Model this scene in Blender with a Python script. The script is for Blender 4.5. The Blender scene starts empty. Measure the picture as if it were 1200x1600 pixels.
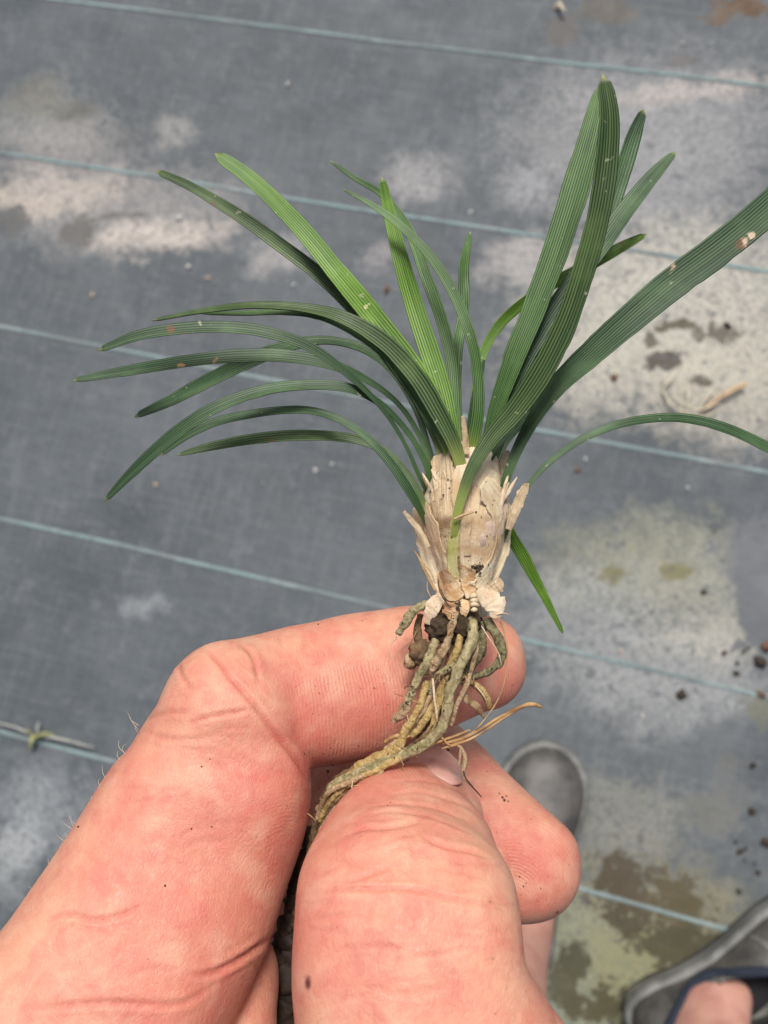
import bpy, bmesh, math, random
import numpy as np
from mathutils import Vector, Matrix, noise as mnoise

random.seed(7); rng = np.random.default_rng(7)
scene = bpy.context.scene
C = scene.collection

# ------------------------------------------------------------------ camera
F_PX = 1300.0                      # focal length in pixels of a 1200 x 1600 picture
CAM_H = 1.10                       # phone held 1.1 m above the ground
n_ = Vector((-0.11838, 0.19598, 1.0)).normalized()        # ground normal in camera axes
e1 = (Vector((1, 0, 0)) - n_ * n_.x).normalized()
e2 = n_.cross(e1)
R3 = Matrix((e1, e2, n_))          # camera axes -> world axes
CAM = Vector((0, 0, CAM_H))
cam_d = bpy.data.cameras.new('camera'); cam = bpy.data.objects.new('camera', cam_d); C.objects.link(cam)
cam.matrix_world = Matrix.Translation(CAM) @ R3.to_4x4()
cam_d.sensor_fit = 'VERTICAL'; cam_d.sensor_height = 36.0; cam_d.sensor_width = 27.0
cam_d.lens = F_PX / 1600 * 36.0
cam_d.clip_start = 0.005; cam_d.clip_end = 100
cam_d.dof.use_dof = True; cam_d.dof.focus_distance = 0.107
cam_d.dof.aperture_fstop = cam_d.lens / 0.85          # a phone lens: about a millimetre across
scene.camera = cam

# ------------------------------------------------------------------ light
SUN_EL, SUN_AZ = math.radians(62), math.radians(8)     # azimuth from +Y towards +X
w = bpy.data.worlds.new('World'); scene.world = w; w.use_nodes = True
nt = w.node_tree; bg = nt.nodes['Background']
sky = nt.nodes.new('ShaderNodeTexSky'); sky.sky_type = 'NISHITA'; sky.sun_disc = False
sky.sun_elevation = SUN_EL; sky.sun_rotation = SUN_AZ
sky.air_density = 1.0; sky.dust_density = 6.0; sky.ozone_density = 1.0
nt.links.new(sky.outputs[0], bg.inputs[0]); bg.inputs[1].default_value = 0.05
sun_d = bpy.data.lights.new('sun', 'SUN'); sun = bpy.data.objects.new('sun', sun_d); C.objects.link(sun)
sun_d.energy = 1.5; sun_d.angle = math.radians(18); sun_d.color = (1.0, 0.975, 0.94)
sdir = Vector((math.sin(SUN_AZ) * math.cos(SUN_EL), math.cos(SUN_AZ) * math.cos(SUN_EL), math.sin(SUN_EL)))
sun.rotation_euler = sdir.to_track_quat('Z', 'Y').to_euler(); sun.location = sdir * 5
vs = scene.view_settings; vs.view_transform = 'Standard'; vs.look = 'None'; vs.gamma = 1.0
vs.exposure = 1.08
scene.render.engine = 'CYCLES'

# ------------------------------------------------------------------ helpers
def P(x, y, d):
    """world point at d millimetres in front of the lens, on the ray through picture point x, y"""
    return CAM + R3 @ (Vector(((x - 600) / F_PX, -(y - 800) / F_PX, -1.0)) * (d * 0.001))

def G(x, y, z=0.0):
    r = R3 @ Vector(((x - 600) / F_PX, -(y - 800) / F_PX, -1.0))
    t = (z - CAM_H) / r.z
    return CAM + r * t

def mesh_obj(name, verts, faces, mat, parent=None, smooth=True, uvs=None):
    me = bpy.data.meshes.new(name)
    off = parent.get('_base', (0, 0, 0)) if parent else (0, 0, 0)
    off = Vector(off)
    me.from_pydata([(v[0] - off.x, v[1] - off.y, v[2] - off.z) for v in verts], [], faces)
    if uvs is not None:
        lay = me.uv_layers.new(name='UVMap')
        idx = np.empty(len(me.loops), int); me.loops.foreach_get('vertex_index', idx)
        lay.data.foreach_set('uv', np.asarray(uvs, float)[idx].ravel())
    if smooth: me.polygons.foreach_set('use_smooth', [True] * len(me.polygons))
    me.materials.append(mat); me.update()
    o = bpy.data.objects.new(name, me); C.objects.link(o)
    if parent: o.parent = parent
    return o

def empty(name, loc):
    o = bpy.data.objects.new(name, None); C.objects.link(o); o.location = loc
    o.empty_display_size = 0.01; o['_base'] = tuple(loc)
    return o

def tag(o, label, cat, group=None, kind=None):
    if kind: o['kind'] = kind
    o['label'] = label; o['category'] = cat
    if group: o['group'] = group
    return o

def spline(pts, n):
    """Catmull-Rom through rows of any width -> n rows, evenly spread along the first three columns"""
    p = np.asarray(pts, float)
    p = np.vstack([2 * p[0] - p[1], p, 2 * p[-1] - p[-2]])
    out = []
    for i in range(1, len(p) - 2):
        t = np.linspace(0, 1, 24, endpoint=False)[:, None]
        a, b, c, d = p[i - 1], p[i], p[i + 1], p[i + 2]
        out.append(.5 * (2 * b + (c - a) * t + (2 * a - 5 * b + 4 * c - d) * t ** 2 + (3 * b - a - 3 * c + d) * t ** 3))
    out = np.vstack(out + [p[-2:-1]])
    s = np.r_[0, np.cumsum(np.linalg.norm(np.diff(out[:, :3], axis=0), axis=1))]
    q = np.linspace(0, s[-1], n)
    return np.stack([np.interp(q, s, out[:, k]) for k in range(out.shape[1])], 1), q

def unit(v):
    return v / (np.linalg.norm(v, axis=-1, keepdims=True) + 1e-12)

CAMV = np.array(CAM)
def frames(c):
    """tangent, side (in the picture plane), normal (towards the lens) along a centre line"""
    t = unit(np.gradient(c, axis=0)); v = unit(CAMV - c)
    s = unit(np.cross(t, v)); nn = np.cross(s, t)
    return t, s, nn

def to3(rows):
    return np.array([list(P(r[0], r[1], r[2])) for r in rows])

# ------------------------------------------------------------------ materials
def new_mat(name):
    m = bpy.data.materials.new(name); m.use_nodes = True
    return m, m.node_tree, m.node_tree.nodes['Principled BSDF']

def N(t, typ, **kw):
    n = t.nodes.new(typ)
    for k, v in kw.items():
        if k.startswith('i_'):
            key = k[2:]
            key = int(key) if key.isdigit() else key.replace('_', ' ')
            n.inputs[key].default_value = v
        else: setattr(n, k, v)
    return n

def L(t, a, b): t.links.new(a, b)

def mixc(t, fac, a, b, blend='MIX'):
    n = N(t, 'ShaderNodeMix', data_type='RGBA', blend_type=blend)
    for sock, val in ((n.inputs[0], fac), (n.inputs[6], a), (n.inputs[7], b)):
        if hasattr(val, 'is_output'): L(t, val, sock)
        elif isinstance(val, (int, float)): sock.default_value = val
        else: sock.default_value = (*val, 1)
    return n.outputs[2]

def ramp(t, src, lo, hi, smooth=True, a=0.0, b=1.0):
    n = N(t, 'ShaderNodeMapRange', interpolation_type='SMOOTHSTEP' if smooth else 'LINEAR')
    n.inputs[1].default_value = lo; n.inputs[2].default_value = hi
    n.inputs[3].default_value = a; n.inputs[4].default_value = b
    L(t, src, n.inputs[0]); return n.outputs[0]

def math_(t, op, a, b=None, c=None):
    n = N(t, 'ShaderNodeMath', operation=op)
    for i, v in enumerate((a, b, c)):
        if v is None: continue
        if hasattr(v, 'is_output'): L(t, v, n.inputs[i])
        else: n.inputs[i].default_value = v
    return n.outputs[0]

def noise(t, co, scale, detail=4, rough=0.55, dist=0.0):
    n = N(t, 'ShaderNodeTexNoise'); n.inputs['Scale'].default_value = scale
    n.inputs['Detail'].default_value = detail; n.inputs['Roughness'].default_value = rough
    n.inputs['Distortion'].default_value = dist
    L(t, co, n.inputs['Vector']); return n

def objco(t):
    return N(t, 'ShaderNodeTexCoord').outputs['Object']

def bump(t, bs, h, strength, dist, prev=None):
    b = N(t, 'ShaderNodeBump'); b.inputs['Strength'].default_value = strength; b.inputs['Distance'].default_value = dist
    L(t, h, b.inputs['Height'])
    if prev: L(t, prev, b.inputs['Normal'])
    if bs: L(t, b.outputs[0], bs.inputs['Normal'])
    return b.outputs[0]

TAN, RUST, CREAM = (0.52, 0.30, 0.13), (0.16, 0.07, 0.03), (0.60, 0.62, 0.30)
SPOTS = [(1160, 380, 107, .0011, RUST), (1164, 377, 107, .0008, (0.75, 0.58, 0.40)), (1172, 371, 107, .0007, (0.75, 0.58, 0.40)), (1052, 418, 107.4, .0005, (0.62, 0.44, 0.30)), (282, 573, 113, .0005, TAN), (336, 564, 113, .0006, TAN), (358, 572, 113, .0005, TAN),
         (268, 517, 108, .0007, RUST), (288, 524, 108, .0005, RUST), (571, 478, 116, .0003, CREAM), (334, 320, 121.5, .0006, RUST), (424, 689, 115, .0005, RUST), (970, 376, 123.5, .0005, RUST), (838, 408, 113, .0004, (0.36, 0.30, 0.12))]
def leaf_mat(name, dark, light, base, vein=0.5, rough=0.44, nv=9, tip=(0.46, 0.46, 0.20), spots=0.5):
    m, t, bs = new_mat(name)
    uv = N(t, 'ShaderNodeUVMap'); sp = N(t, 'ShaderNodeSeparateXYZ'); L(t, uv.outputs[0], sp.inputs[0])
    co = objco(t)
    # streaks: noise stretched along the blade
    mp = N(t, 'ShaderNodeMapping'); L(t, uv.outputs[0], mp.inputs[0]); mp.inputs['Scale'].default_value = (17, 2.6, 1)
    st = noise(t, mp.outputs[0], 1.0, 3, 0.6)
    big = noise(t, co, 120, 3)
    tri = math_(t, 'ABSOLUTE', math_(t, 'SUBTRACT', math_(t, 'FRACT', math_(t, 'MULTIPLY', sp.outputs[0], float(nv))), 0.5))
    line = ramp(t, tri, 0.24, 0.44)                              # furrows between the ribs
    c = mixc(t, ramp(t, st.outputs[0], 0.34, 0.66), dark, light)
    c = mixc(t, math_(t, 'MULTIPLY', ramp(t, tri, 0.10, 0.0), 0.28), c, tuple(min(1, x * 1.5) for x in light))
    c = mixc(t, math_(t, 'MULTIPLY', line, vein), c, tuple(x * 0.25 for x in dark))
    c = mixc(t, ramp(t, big.outputs[0], 0.45, 0.72, a=0, b=0.45), c, tuple(min(1, x * 1.5) for x in light))
    c = mixc(t, ramp(t, sp.outputs[1], 0.17, 0.02), c, base)
    c = mixc(t, ramp(t, sp.outputs[1], 0.984, 1.0, b=.75), c, tip)
    fl = noise(t, co, 900, 2)
    c = mixc(t, ramp(t, fl.outputs[0], 0.70, 0.76, b=spots), c, (0.55, 0.52, 0.36))
    for (x, y, d, r, col) in SPOTS:                            # healed nicks and dead spots
        pt = P(x, y, d) - P(738, 950, 113)
        sb = N(t, 'ShaderNodeVectorMath', operation='SUBTRACT'); L(t, co, sb.inputs[0]); sb.inputs[1].default_value = pt
        ln = N(t, 'ShaderNodeVectorMath', operation='LENGTH'); L(t, sb.outputs[0], ln.inputs[0])
        dd = math_(t, 'ADD', ln.outputs['Value'], math_(t, 'MULTIPLY', math_(t, 'SUBTRACT', fl.outputs[0], 0.5), 0.0022))
        c = mixc(t, ramp(t, dd, r * 1.1, r * .4, b=.85), c, col)
    L(t, c, bs.inputs['Base Color'])
    bs.inputs['Roughness'].default_value = rough; bs.inputs['Specular IOR Level'].default_value = 0.34
    h = math_(t, 'ADD', math_(t, 'MULTIPLY', line, -1.0), math_(t, 'MULTIPLY', st.outputs[0], 0.8))
    bump(t, bs, h, 0.35, 0.00012)
    tr = N(t, 'ShaderNodeBsdfTranslucent'); L(t, mixc(t, 0.5, c, light), tr.inputs[0])
    mx = N(t, 'ShaderNodeMixShader'); mx.inputs[0].default_value = 0.14
    L(t, bs.outputs[0], mx.inputs[1]); L(t, tr.outputs[0], mx.inputs[2])
    L(t, mx.outputs[0], t.nodes['Material Output'].inputs[0])
    return m

BASEY = (0.38, 0.46, 0.09)
M_DARK = leaf_mat('leaf_dark_green', (0.022, 0.062, 0.026), (0.088, 0.160, 0.066), (0.09, 0.16, 0.04), 0.95)
M_OLIVE = leaf_mat('leaf_olive_green', (0.032, 0.076, 0.022), (0.112, 0.175, 0.058), (0.46, 0.52, 0.13), 0.95)
M_MID = leaf_mat('leaf_mid_green', (0.038, 0.110, 0.024), (0.112, 0.212, 0.056), BASEY, 0.9)
M_BRIGHT = leaf_mat('leaf_bright_green', (0.070, 0.180, 0.016), (0.180, 0.325, 0.042), (0.42, 0.52, 0.10), 0.75)

def speck_mat(name, c1, c2, c3, scale=260, rough=0.75, dirt=0.5, dirtc=(0.05, 0.032, 0.02), sss=0.0, bumpd=0.0002, streak=False, dth=0.60, dk=5.5):
    m, t, bs = new_mat(name)
    co = objco(t)
    if streak:
        uv = N(t, 'ShaderNodeUVMap'); mp = N(t, 'ShaderNodeMapping'); L(t, uv.outputs[0], mp.inputs[0])
        mp.inputs['Scale'].default_value = (14, 2.0, 1) if streak is True else streak; src = mp.outputs[0]
        a = noise(t, src, 1.0, 5, 0.6)
    else:
        a = noise(t, co, scale, 5, 0.6)
    b = noise(t, co, scale * 0.4, 4, 0.6, 0.6)
    c = mixc(t, ramp(t, a.outputs[0], 0.32, 0.68), c1, c2)
    c = mixc(t, ramp(t, b.outputs[0], 0.48, 0.70), c, c3)
    d = noise(t, co, scale * dk, 4, 0.7); d2 = noise(t, co, scale * 0.9, 2)
    msk = math_(t, 'MULTIPLY', ramp(t, d.outputs[0], dth, dth + 0.05), ramp(t, d2.outputs[0], 0.42, 0.62))
    c = mixc(t, math_(t, 'MULTIPLY', msk, dirt), c, dirtc)
    L(t, c, bs.inputs['Base Color']); bs.inputs['Roughness'].default_value = rough
    bs.inputs['Specular IOR Level'].default_value = 0.3
    if sss:
        bs.inputs['Subsurface Weight'].default_value = sss; bs.inputs['Subsurface Scale'].default_value = 0.0012
        bs.inputs['Subsurface Radius'].default_value = (1, .7, .4)
    h = math_(t, 'ADD', a.outputs[0], math_(t, 'MULTIPLY', d.outputs[0], 0.6))
    bump(t, bs, h, 0.7, bumpd)
    return m

M_CORE = speck_mat('bulb_skin', (0.66, 0.50, 0.32), (0.80, 0.69, 0.51), (0.50, 0.36, 0.28), 260, 0.5, 0.9, sss=0.12, streak=True, dth=0.61, bumpd=.0004)
M_SHEATH = speck_mat('papery_sheath', (0.68, 0.51, 0.29), (0.83, 0.72, 0.50), (0.56, 0.37, 0.20), 300, 0.45, 0.9, sss=0.12, streak=True, dth=0.63, bumpd=.0003)
M_SHEATH2 = speck_mat('brown_sheath', (0.47, 0.33, 0.18), (0.70, 0.57, 0.38), (0.27, 0.17, 0.085), 420, 0.6, 0.95, streak=True, dth=.58, bumpd=.0004)
M_SHEATHG = speck_mat('greenish_sheath', (0.50, 0.48, 0.17), (0.72, 0.64, 0.35), (0.44, 0.43, 0.13), 300, 0.45, 0.7, sss=0.1, streak=True, bumpd=.0003)
M_ORANGE = speck_mat('orange_base_scale', (0.54, 0.31, 0.13), (0.74, 0.57, 0.36), (0.36, 0.17, 0.07), 700, 0.5, 0.8, bumpd=.0003)
M_PALE = speck_mat('pale_flake', (0.58, 0.41, 0.25), (0.72, 0.60, 0.43), (0.44, 0.27, 0.15), 500, 0.45, 0.7, sss=0.12, bumpd=.0003)
M_RGREEN = speck_mat('root_grey_green', (0.24, 0.20, 0.085), (0.50, 0.42, 0.25), (0.165, 0.150, 0.060), 1000, 0.8, 0.8, dth=.58, bumpd=0.0007, streak=(7, 26, 1), dk=2.2)
M_RDKGREEN = speck_mat('root_dark_green', (0.13, 0.118, 0.052), (0.30, 0.265, 0.150), (0.075, 0.070, 0.032), 1000, 0.8, 0.8, dth=.58, bumpd=0.0007, streak=(7, 26, 1), dk=2.2)
M_RYEL = speck_mat('root_yellow', (0.36, 0.24, 0.075), (0.56, 0.42, 0.19), (0.22, 0.13, 0.045), 700, 0.55, 0.8, dth=.58, bumpd=0.0007, streak=(7, 26, 1), dk=2.2)
M_RBROWN = speck_mat('root_brown', (0.115, 0.066, 0.03), (0.29, 0.19, 0.095), (0.06, 0.036, 0.02), 700, 0.9, 0.8, dth=.55, bumpd=0.0007, streak=(7, 26, 1), dk=2.2)
M_RTAN = speck_mat('root_tan', (0.34, 0.22, 0.105), (0.54, 0.40, 0.25), (0.19, 0.115, 0.055), 700, 0.85, 0.8, dth=.57, bumpd=0.0007, streak=(7, 26, 1), dk=2.2)
M_FIBRE = speck_mat('dry_fibre', (0.33, 0.19, 0.075), (0.50, 0.33, 0.16), (0.19, 0.095, 0.04), 400, 0.7, 0.3)
M_SOIL = speck_mat('soil', (0.045, 0.030, 0.018), (0.10, 0.068, 0.04), (0.03, 0.02, 0.013), 900, 0.95, 0.4, bumpd=0.0006)
M_HAIR_GAP_SHADE = speck_mat('dark_hair_root_and_gap_shade', (0.03, 0.02, 0.015), (0.06, 0.04, 0.03), (0.02, 0.015, 0.01), 400, 0.6, 0.0)  # hair roots, and the added strand that blackens the finger-thumb gap

def skin_mat():
    m, t, bs = new_mat('skin')
    co = objco(t)
    at = lambda n: N(t, 'ShaderNodeAttribute', attribute_name=n).outputs['Fac']
    flush, cre, scab, along, ridge, vein = at('flush'), at('crease'), at('scab'), at('along'), at('ridge'), at('thumb')
    n1 = noise(t, co, 130, 3, 0.5); n2 = noise(t, co, 480, 4, 0.65, 0.6); n3 = noise(t, co, 60, 2)
    yellow, pink, red = (0.65, 0.345, 0.220), (0.59, 0.205, 0.150), (0.53, 0.112, 0.090)
    f = math_(t, 'ADD', math_(t, 'MULTIPLY', ramp(t, n1.outputs[0], 0.30, 0.70), 0.50), math_(t, 'MULTIPLY', ramp(t, n2.outputs[0], 0.36, 0.66), 0.45))
    c = mixc(t, f, yellow, pink)
    fl = math_(t, 'MULTIPLY', flush, ramp(t, n3.outputs[0], 0.2, 0.7, a=0.5, b=1.0))
    c = mixc(t, fl, c, red)
    n5 = noise(t, co, 260, 4, 0.6, 1.0); n6 = noise(t, co, 90, 2)
    c = mixc(t, math_(t, 'MULTIPLY', ramp(t, n5.outputs[0], 0.50, 0.68), ramp(t, n6.outputs[0], 0.42, 0.60, b=0.42)), c, (0.48, 0.140, 0.115))
    n7 = noise(t, co, 230, 3, 0.5)
    c = mixc(t, ramp(t, n7.outputs[0], 0.44, 0.76, b=0.5), c, (0.69, 0.41, 0.28))
    c = mixc(t, math_(t, 'MULTIPLY', cre, 0.62), c, (0.43, 0.085, 0.065))
    sm = noise(t, co, 1500, 2); sm2 = noise(t, co, 110, 2)
    d = math_(t, 'MULTIPLY', ramp(t, sm.outputs[0], 0.70, 0.75), ramp(t, sm2.outputs[0], 0.5, 0.62, b=0.55))
    c = mixc(t, d, c, (0.16, 0.07, 0.05))
    c = mixc(t, scab, c, (0.10, 0.012, 0.018))
    L(t, c, bs.inputs['Base Color'])
    bs.inputs['Subsurface Weight'].default_value = 0.16
    bs.inputs['Subsurface Scale'].default_value = 0.0010
    bs.inputs['Subsurface Radius'].default_value = (1.0, 0.36, 0.2)
    bs.inputs['Specular IOR Level'].default_value = 0.40
    r = noise(t, co, 700, 3)
    L(t, ramp(t, r.outputs[0], 0.3, 0.7, a=0.45, b=0.64), bs.inputs['Roughness'])
    # friction ridges along the finger pads, then the fine net of skin lines
    wob = noise(t, co, 260, 2)
    ph = math_(t, 'ADD', math_(t, 'MULTIPLY', along, 2 * math.pi / 0.50), math_(t, 'MULTIPLY', wob.outputs[0], 9.0))
    rd = math_(t, 'MULTIPLY', math_(t, 'SINE', ph), math_(t, 'MULTIPLY', ridge, ramp(t, noise(t, co, 330, 3).outputs[0], 0.35, 0.65, a=.25)))
    vo = N(t, 'ShaderNodeTexVoronoi', feature='DISTANCE_TO_EDGE'); vo.inputs['Scale'].default_value = 2000
    mp = N(t, 'ShaderNodeMapping'); L(t, co, mp.inputs[0]); mp.inputs['Scale'].default_value = (1.0, 0.55, 1.0)
    wv = noise(t, mp.outputs[0], 500, 2)
    ad = N(t, 'ShaderNodeVectorMath', operation='MULTIPLY_ADD'); L(t, wv.outputs[1], ad.inputs[0]); ad.inputs[1].default_value = (.0012,) * 3; L(t, mp.outputs[0], ad.inputs[2])
    L(t, ad.outputs[0], vo.inputs['Vector'])
    net = ramp(t, vo.outputs['Distance'], 0.0, 0.16)
    b1 = bump(t, None, net, 0.30, 0.00009)
    b2 = bump(t, None, rd, 0.34, 0.00007, b1)
    b3 = bump(t, None, n2.outputs[0], 0.22, 0.0004, b2)
    fine = noise(t, co, 2600, 3)
    b4 = bump(t, bs, fine.outputs[0], 0.30, 0.00011, b3)
    return m
M_SKIN = skin_mat()

def plain(name, col, rough=0.6, spec=0.4, var=0.25, scale=200, bumpd=0.0):
    m, t, bs = new_mat(name); co = objco(t)
    a = noise(t, co, scale, 5, 0.6)
    c = mixc(t, ramp(t, a.outputs[0], 0.3, 0.7), tuple(x * (1 - var) for x in col), tuple(min(1, x * (1 + var)) for x in col))
    L(t, c, bs.inputs['Base Color']); bs.inputs['Roughness'].default_value = rough
    bs.inputs['Specular IOR Level'].default_value = spec
    if bumpd: bump(t, bs, a.outputs[0], 0.6, bumpd)
    return m

# ------------------------------------------------------------------ ground: woven weed mat
GZ = [  # picture x, y, radius x, radius y in m, colour, strength, ragged cut
    (200, 330, .24, .10, (0.30, 0.29, 0.275), .8, .40), (70, 190, .14, .08, (0.27, 0.27, 0.25), .7, .42), (50, 150, .055, .045, (0.085, 0.085, 0.07), .8, .50), (110, 175, .055, .03, (0.09, 0.09, 0.075), .7, .50), (190, 335, .05, .008, (0.10, 0.10, 0.09), .7, .42),
    (60, 300, .17, .05, (0.50, 0.43, 0.36), .85, .40), (250, 370, .17, .045, (0.52, 0.46, 0.40), .9, .44),
    (100, 250, .16, .10, (0.34, 0.32, 0.30), .6, .42), (430, 400, .07, .05, (0.40, 0.38, 0.36), .6, .45),
    (270, 205, .06, .04, (0.36, 0.35, 0.32), .6, .44), (60, 150, .10, .07, (0.20, 0.20, 0.175), .7, .48),
    (650, 275, .09, .06, (0.36, 0.35, 0.34), .7, .46), (600, 400, .06, .04, (0.36, 0.34, 0.33), .6, .5),
    (820, 290, .05, .05, (0.34, 0.34, 0.35), .6, .46), (820, 410, .09, .06, (0.38, 0.36, 0.34), .8, .44),
    (1000, 220, .30, .22, (0.31, 0.31, 0.31), .75, .44), (1080, 140, .20, .03, (0.44, 0.40, 0.36), .7, .44),
    (1060, 480, .26, .17, (0.46, 0.44, 0.37), .9, .38), (930, 560, .16, .12, (0.42, 0.40, 0.33), .8, .42),
    (1140, 600, .16, .12, (0.45, 0.42, 0.34), .8, .40), (1000, 880, .20, .10, (0.27, 0.27, 0.185), .75, .44),
    (1100, 930, .17, .12, (0.30, 0.30, 0.25), .7, .44), (900, 960, .14, .10, (0.33, 0.34, 0.33), .6, .44),
    (1050, 1060, .22, .10, (0.33, 0.34, 0.33), .7, .45), (1130, 1000, .12, .05, (0.42, 0.40, 0.33), .5, .45),
    (980, 1290, .12, .10, (0.27, 0.27, 0.22), .6, .44), (1000, 1440, .20, .10, (0.21, 0.20, 0.115), .85, .40),
    (900, 1530, .14, .12, (0.24, 0.255, 0.175), .9, .38), (1010, 1540, .10, .10, (0.22, 0.215, 0.11), .8, .38),
    (60, 1260, .12, .12, (0.33, 0.35, 0.36), .6, .48), (230, 950, .06, .03, (0.34, 0.36, 0.37), .5, .48),
    (20, 1340, .06, .09, (0.40, 0.42, 0.42), .6, .48),
    (880, 420, .05, .05, (0.40, 0.36, 0.30), .6, .45),
    # dark wet stains and soil
    (120, 360, .04, .03, (0.10, 0.098, 0.09), .9, .40), (20, 345, .03, .03, (0.10, 0.10, 0.095), .9, .42),
    (950, 15, .06, .035, (0.10, 0.09, 0.075), .85, .42), (880, 45, .035, .03, (0.11, 0.10, 0.09), .8, .44),
    (1160, 12, .06, .026, (0.10, 0.060, 0.030), .95, .38), (1065, 95, .03, .010, (0.10, 0.095, 0.09), .85, .36),
    (1030, 514, .020, .008, (0.085, 0.072, 0.045), .9, .40), (1052, 506, .022, .007, (0.085, 0.072, 0.045), .9, .40), (1075, 509, .018, .008, (0.085, 0.072, 0.045), .9, .42), (1092, 520, .010, .012, (0.10, 0.085, 0.055), .8, .42), (1016, 528, .009, .018, (0.07, 0.06, 0.04), .9, .40),
    (1035, 560, .028, .016, (0.06, 0.05, 0.035), .95, .38), (1125, 520, .032, .022, (0.075, 0.06, 0.045), .85, .46),
    (1097, 595, .018, .007, (0.07, 0.06, 0.04), .9, .36), (960, 895, .02, .018, (0.14, 0.13, 0.05), .8, .46),
    (1060, 890, .03, .016, (0.15, 0.14, 0.05), .8, .48), (1185, 920, .028, .10, (0.105, 0.115, 0.125), .95, .28),
    (975, 1385, .05, .055, (0.060, 0.047, 0.028), .95, .46), (1060, 1420, .055, .055, (0.075, 0.062, 0.030), .95, .48),
    (980, 1445, .035, .018, (0.060, 0.050, 0.030), .95, .44), (1060, 1480, .07, .035, (0.060, 0.055, 0.028), .95, .44),
    (898, 1500, .022, .028, (0.065, 0.062, 0.036), .95, .38), (920, 1565, .075, .030, (0.065, 0.058, 0.025), .95, .48),
    (880, 1545, .03, .04, (0.07, 0.065, 0.035), .9, .46), (1115, 1270, .035, .03, (0.13, 0.135, 0.12), .8, .42),
    (1140, 1190, .02, .012, (0.11, 0.115, 0.11), .8, .40), (1190, 1110, .02, .03, (0.13, 0.135, 0.10), .8, .42),
    (1140, 1250, .04, .05, (0.14, 0.145, 0.14), .5, .46), (330, 73, .06, .003, (0.095, 0.10, 0.11), .8, .30),
    (1190, 860, .06, .05, (0.13, 0.14, 0.15), .7, .38), (880, 1290, .03, .03, (0.12, 0.125, 0.13), .6, .40),
]
def ground_mat():
    m, t, bs = new_mat('woven_weed_mat'); co = objco(t)
    na = noise(t, co, 5, 6, 0.62); nb = noise(t, co, 26, 6, 0.68); nc = noise(t, co, 110, 5, 0.7); nd = noise(t, co, 2.2, 3)
    c = mixc(t, ramp(t, na.outputs[0], 0.32, 0.70), (0.060, 0.072, 0.080), (0.098, 0.112, 0.121))
    c = mixc(t, ramp(t, nb.outputs[0], 0.50, 0.78, b=0.5), c, (0.20, 0.212, 0.222))
    c = mixc(t, ramp(t, nc.outputs[0], 0.56, 0.80, b=0.35), c, (0.25, 0.25, 0.245))
    # weave: fine tapes crossing, scuffed along both directions
    mr = N(t, 'ShaderNodeMapping'); L(t, co, mr.inputs[0]); mr.inputs['Rotation'].default_value = (0, 0, 0.2338)
    for sc_ in ((9, 130, 1), (130, 9, 1)):
        ms_ = N(t, 'ShaderNodeMapping'); L(t, mr.outputs[0], ms_.inputs[0]); ms_.inputs['Scale'].default_value = sc_
        sf = noise(t, ms_.outputs[0], 1.0, 4, 0.65)
        c = mixc(t, ramp(t, sf.outputs[0], 0.50, 0.75, b=.15), c, (0.25, 0.27, 0.27))
        c = mixc(t, ramp(t, sf.outputs[0], 0.50, 0.25, b=.20), c, (0.05, 0.056, 0.06))
    wob = noise(t, co, 17, 5, 0.65)
    off = N(t, 'ShaderNodeVectorMath', operation='MULTIPLY_ADD'); L(t, wob.outputs[1], off.inputs[0])
    off.inputs[1].default_value = (.10, .10, 0); L(t, co, off.inputs[2])
    mott = noise(t, co, 40, 8, 0.74, 0.5); grit = noise(t, co, 190, 4, 0.7); m2 = noise(t, co, 120, 6, 0.7, 0.4)
    mot = math_(t, 'ADD', math_(t, 'MULTIPLY', mott.outputs[0], .62), math_(t, 'MULTIPLY', m2.outputs[0], .38))
    off2 = N(t, 'ShaderNodeVectorMath', operation='MULTIPLY_ADD'); L(t, noise(t, co, 60, 4, .6).outputs[1], off2.inputs[0]); off2.inputs[1].default_value = (.024, .024, 0); L(t, co, off2.inputs[2])
    for (x, y, rx, ry, col, st, cut) in GZ:
        g = G(x, y)
        v = N(t, 'ShaderNodeVectorMath', operation='SUBTRACT'); small = rx < .056
        L(t, (off2 if small else off).outputs[0], v.inputs[0]); k_ = .012 if small else .05
        v.inputs[1].default_value = (g.x + k_, g.y + k_, 0)
        s = N(t, 'ShaderNodeVectorMath', operation='MULTIPLY'); L(t, v.outputs[0], s.inputs[0]); s.inputs[1].default_value = (1 / rx, 1 / ry, 0)
        ln = N(t, 'ShaderNodeVectorMath', operation='LENGTH'); L(t, s.outputs[0], ln.inputs[0])
        fall = ramp(t, ln.outputs['Value'], 0.15, 1.35, a=0.30 if col[1] > .19 else .40, b=-0.30 if col[1] > .19 else -.40, smooth=False)
        src = math_(t, 'ADD', mot, fall)
        if col[1] > .19: msk = math_(t, 'MULTIPLY', ramp(t, src, cut - .02, cut + 0.30, b=st), ramp(t, grit.outputs[0], 0.32, 0.62, a=.35, b=1.0))
        else: msk = ramp(t, math_(t, 'ADD', math_(t, 'MULTIPLY_ADD', mot, 3.0, -1.0), fall), cut - .03, cut + 0.14, b=st)
        c = mixc(t, msk, c, col)
    L(t, c, bs.inputs['Base Color'])
    bs.inputs['Specular IOR Level'].default_value = 0.35
    L(t, ramp(t, nb.outputs[0], 0.3, 0.75, a=0.5, b=0.8), bs.inputs['Roughness'])
    mp = N(t, 'ShaderNodeMapping'); L(t, co, mp.inputs[0]); mp.inputs['Rotation'].default_value = (0, 0, 0.2338)
    w1 = N(t, 'ShaderNodeTexWave', bands_direction='X'); w1.inputs['Scale'].default_value = 150; L(t, mp.outputs[0], w1.inputs['Vector'])
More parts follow.
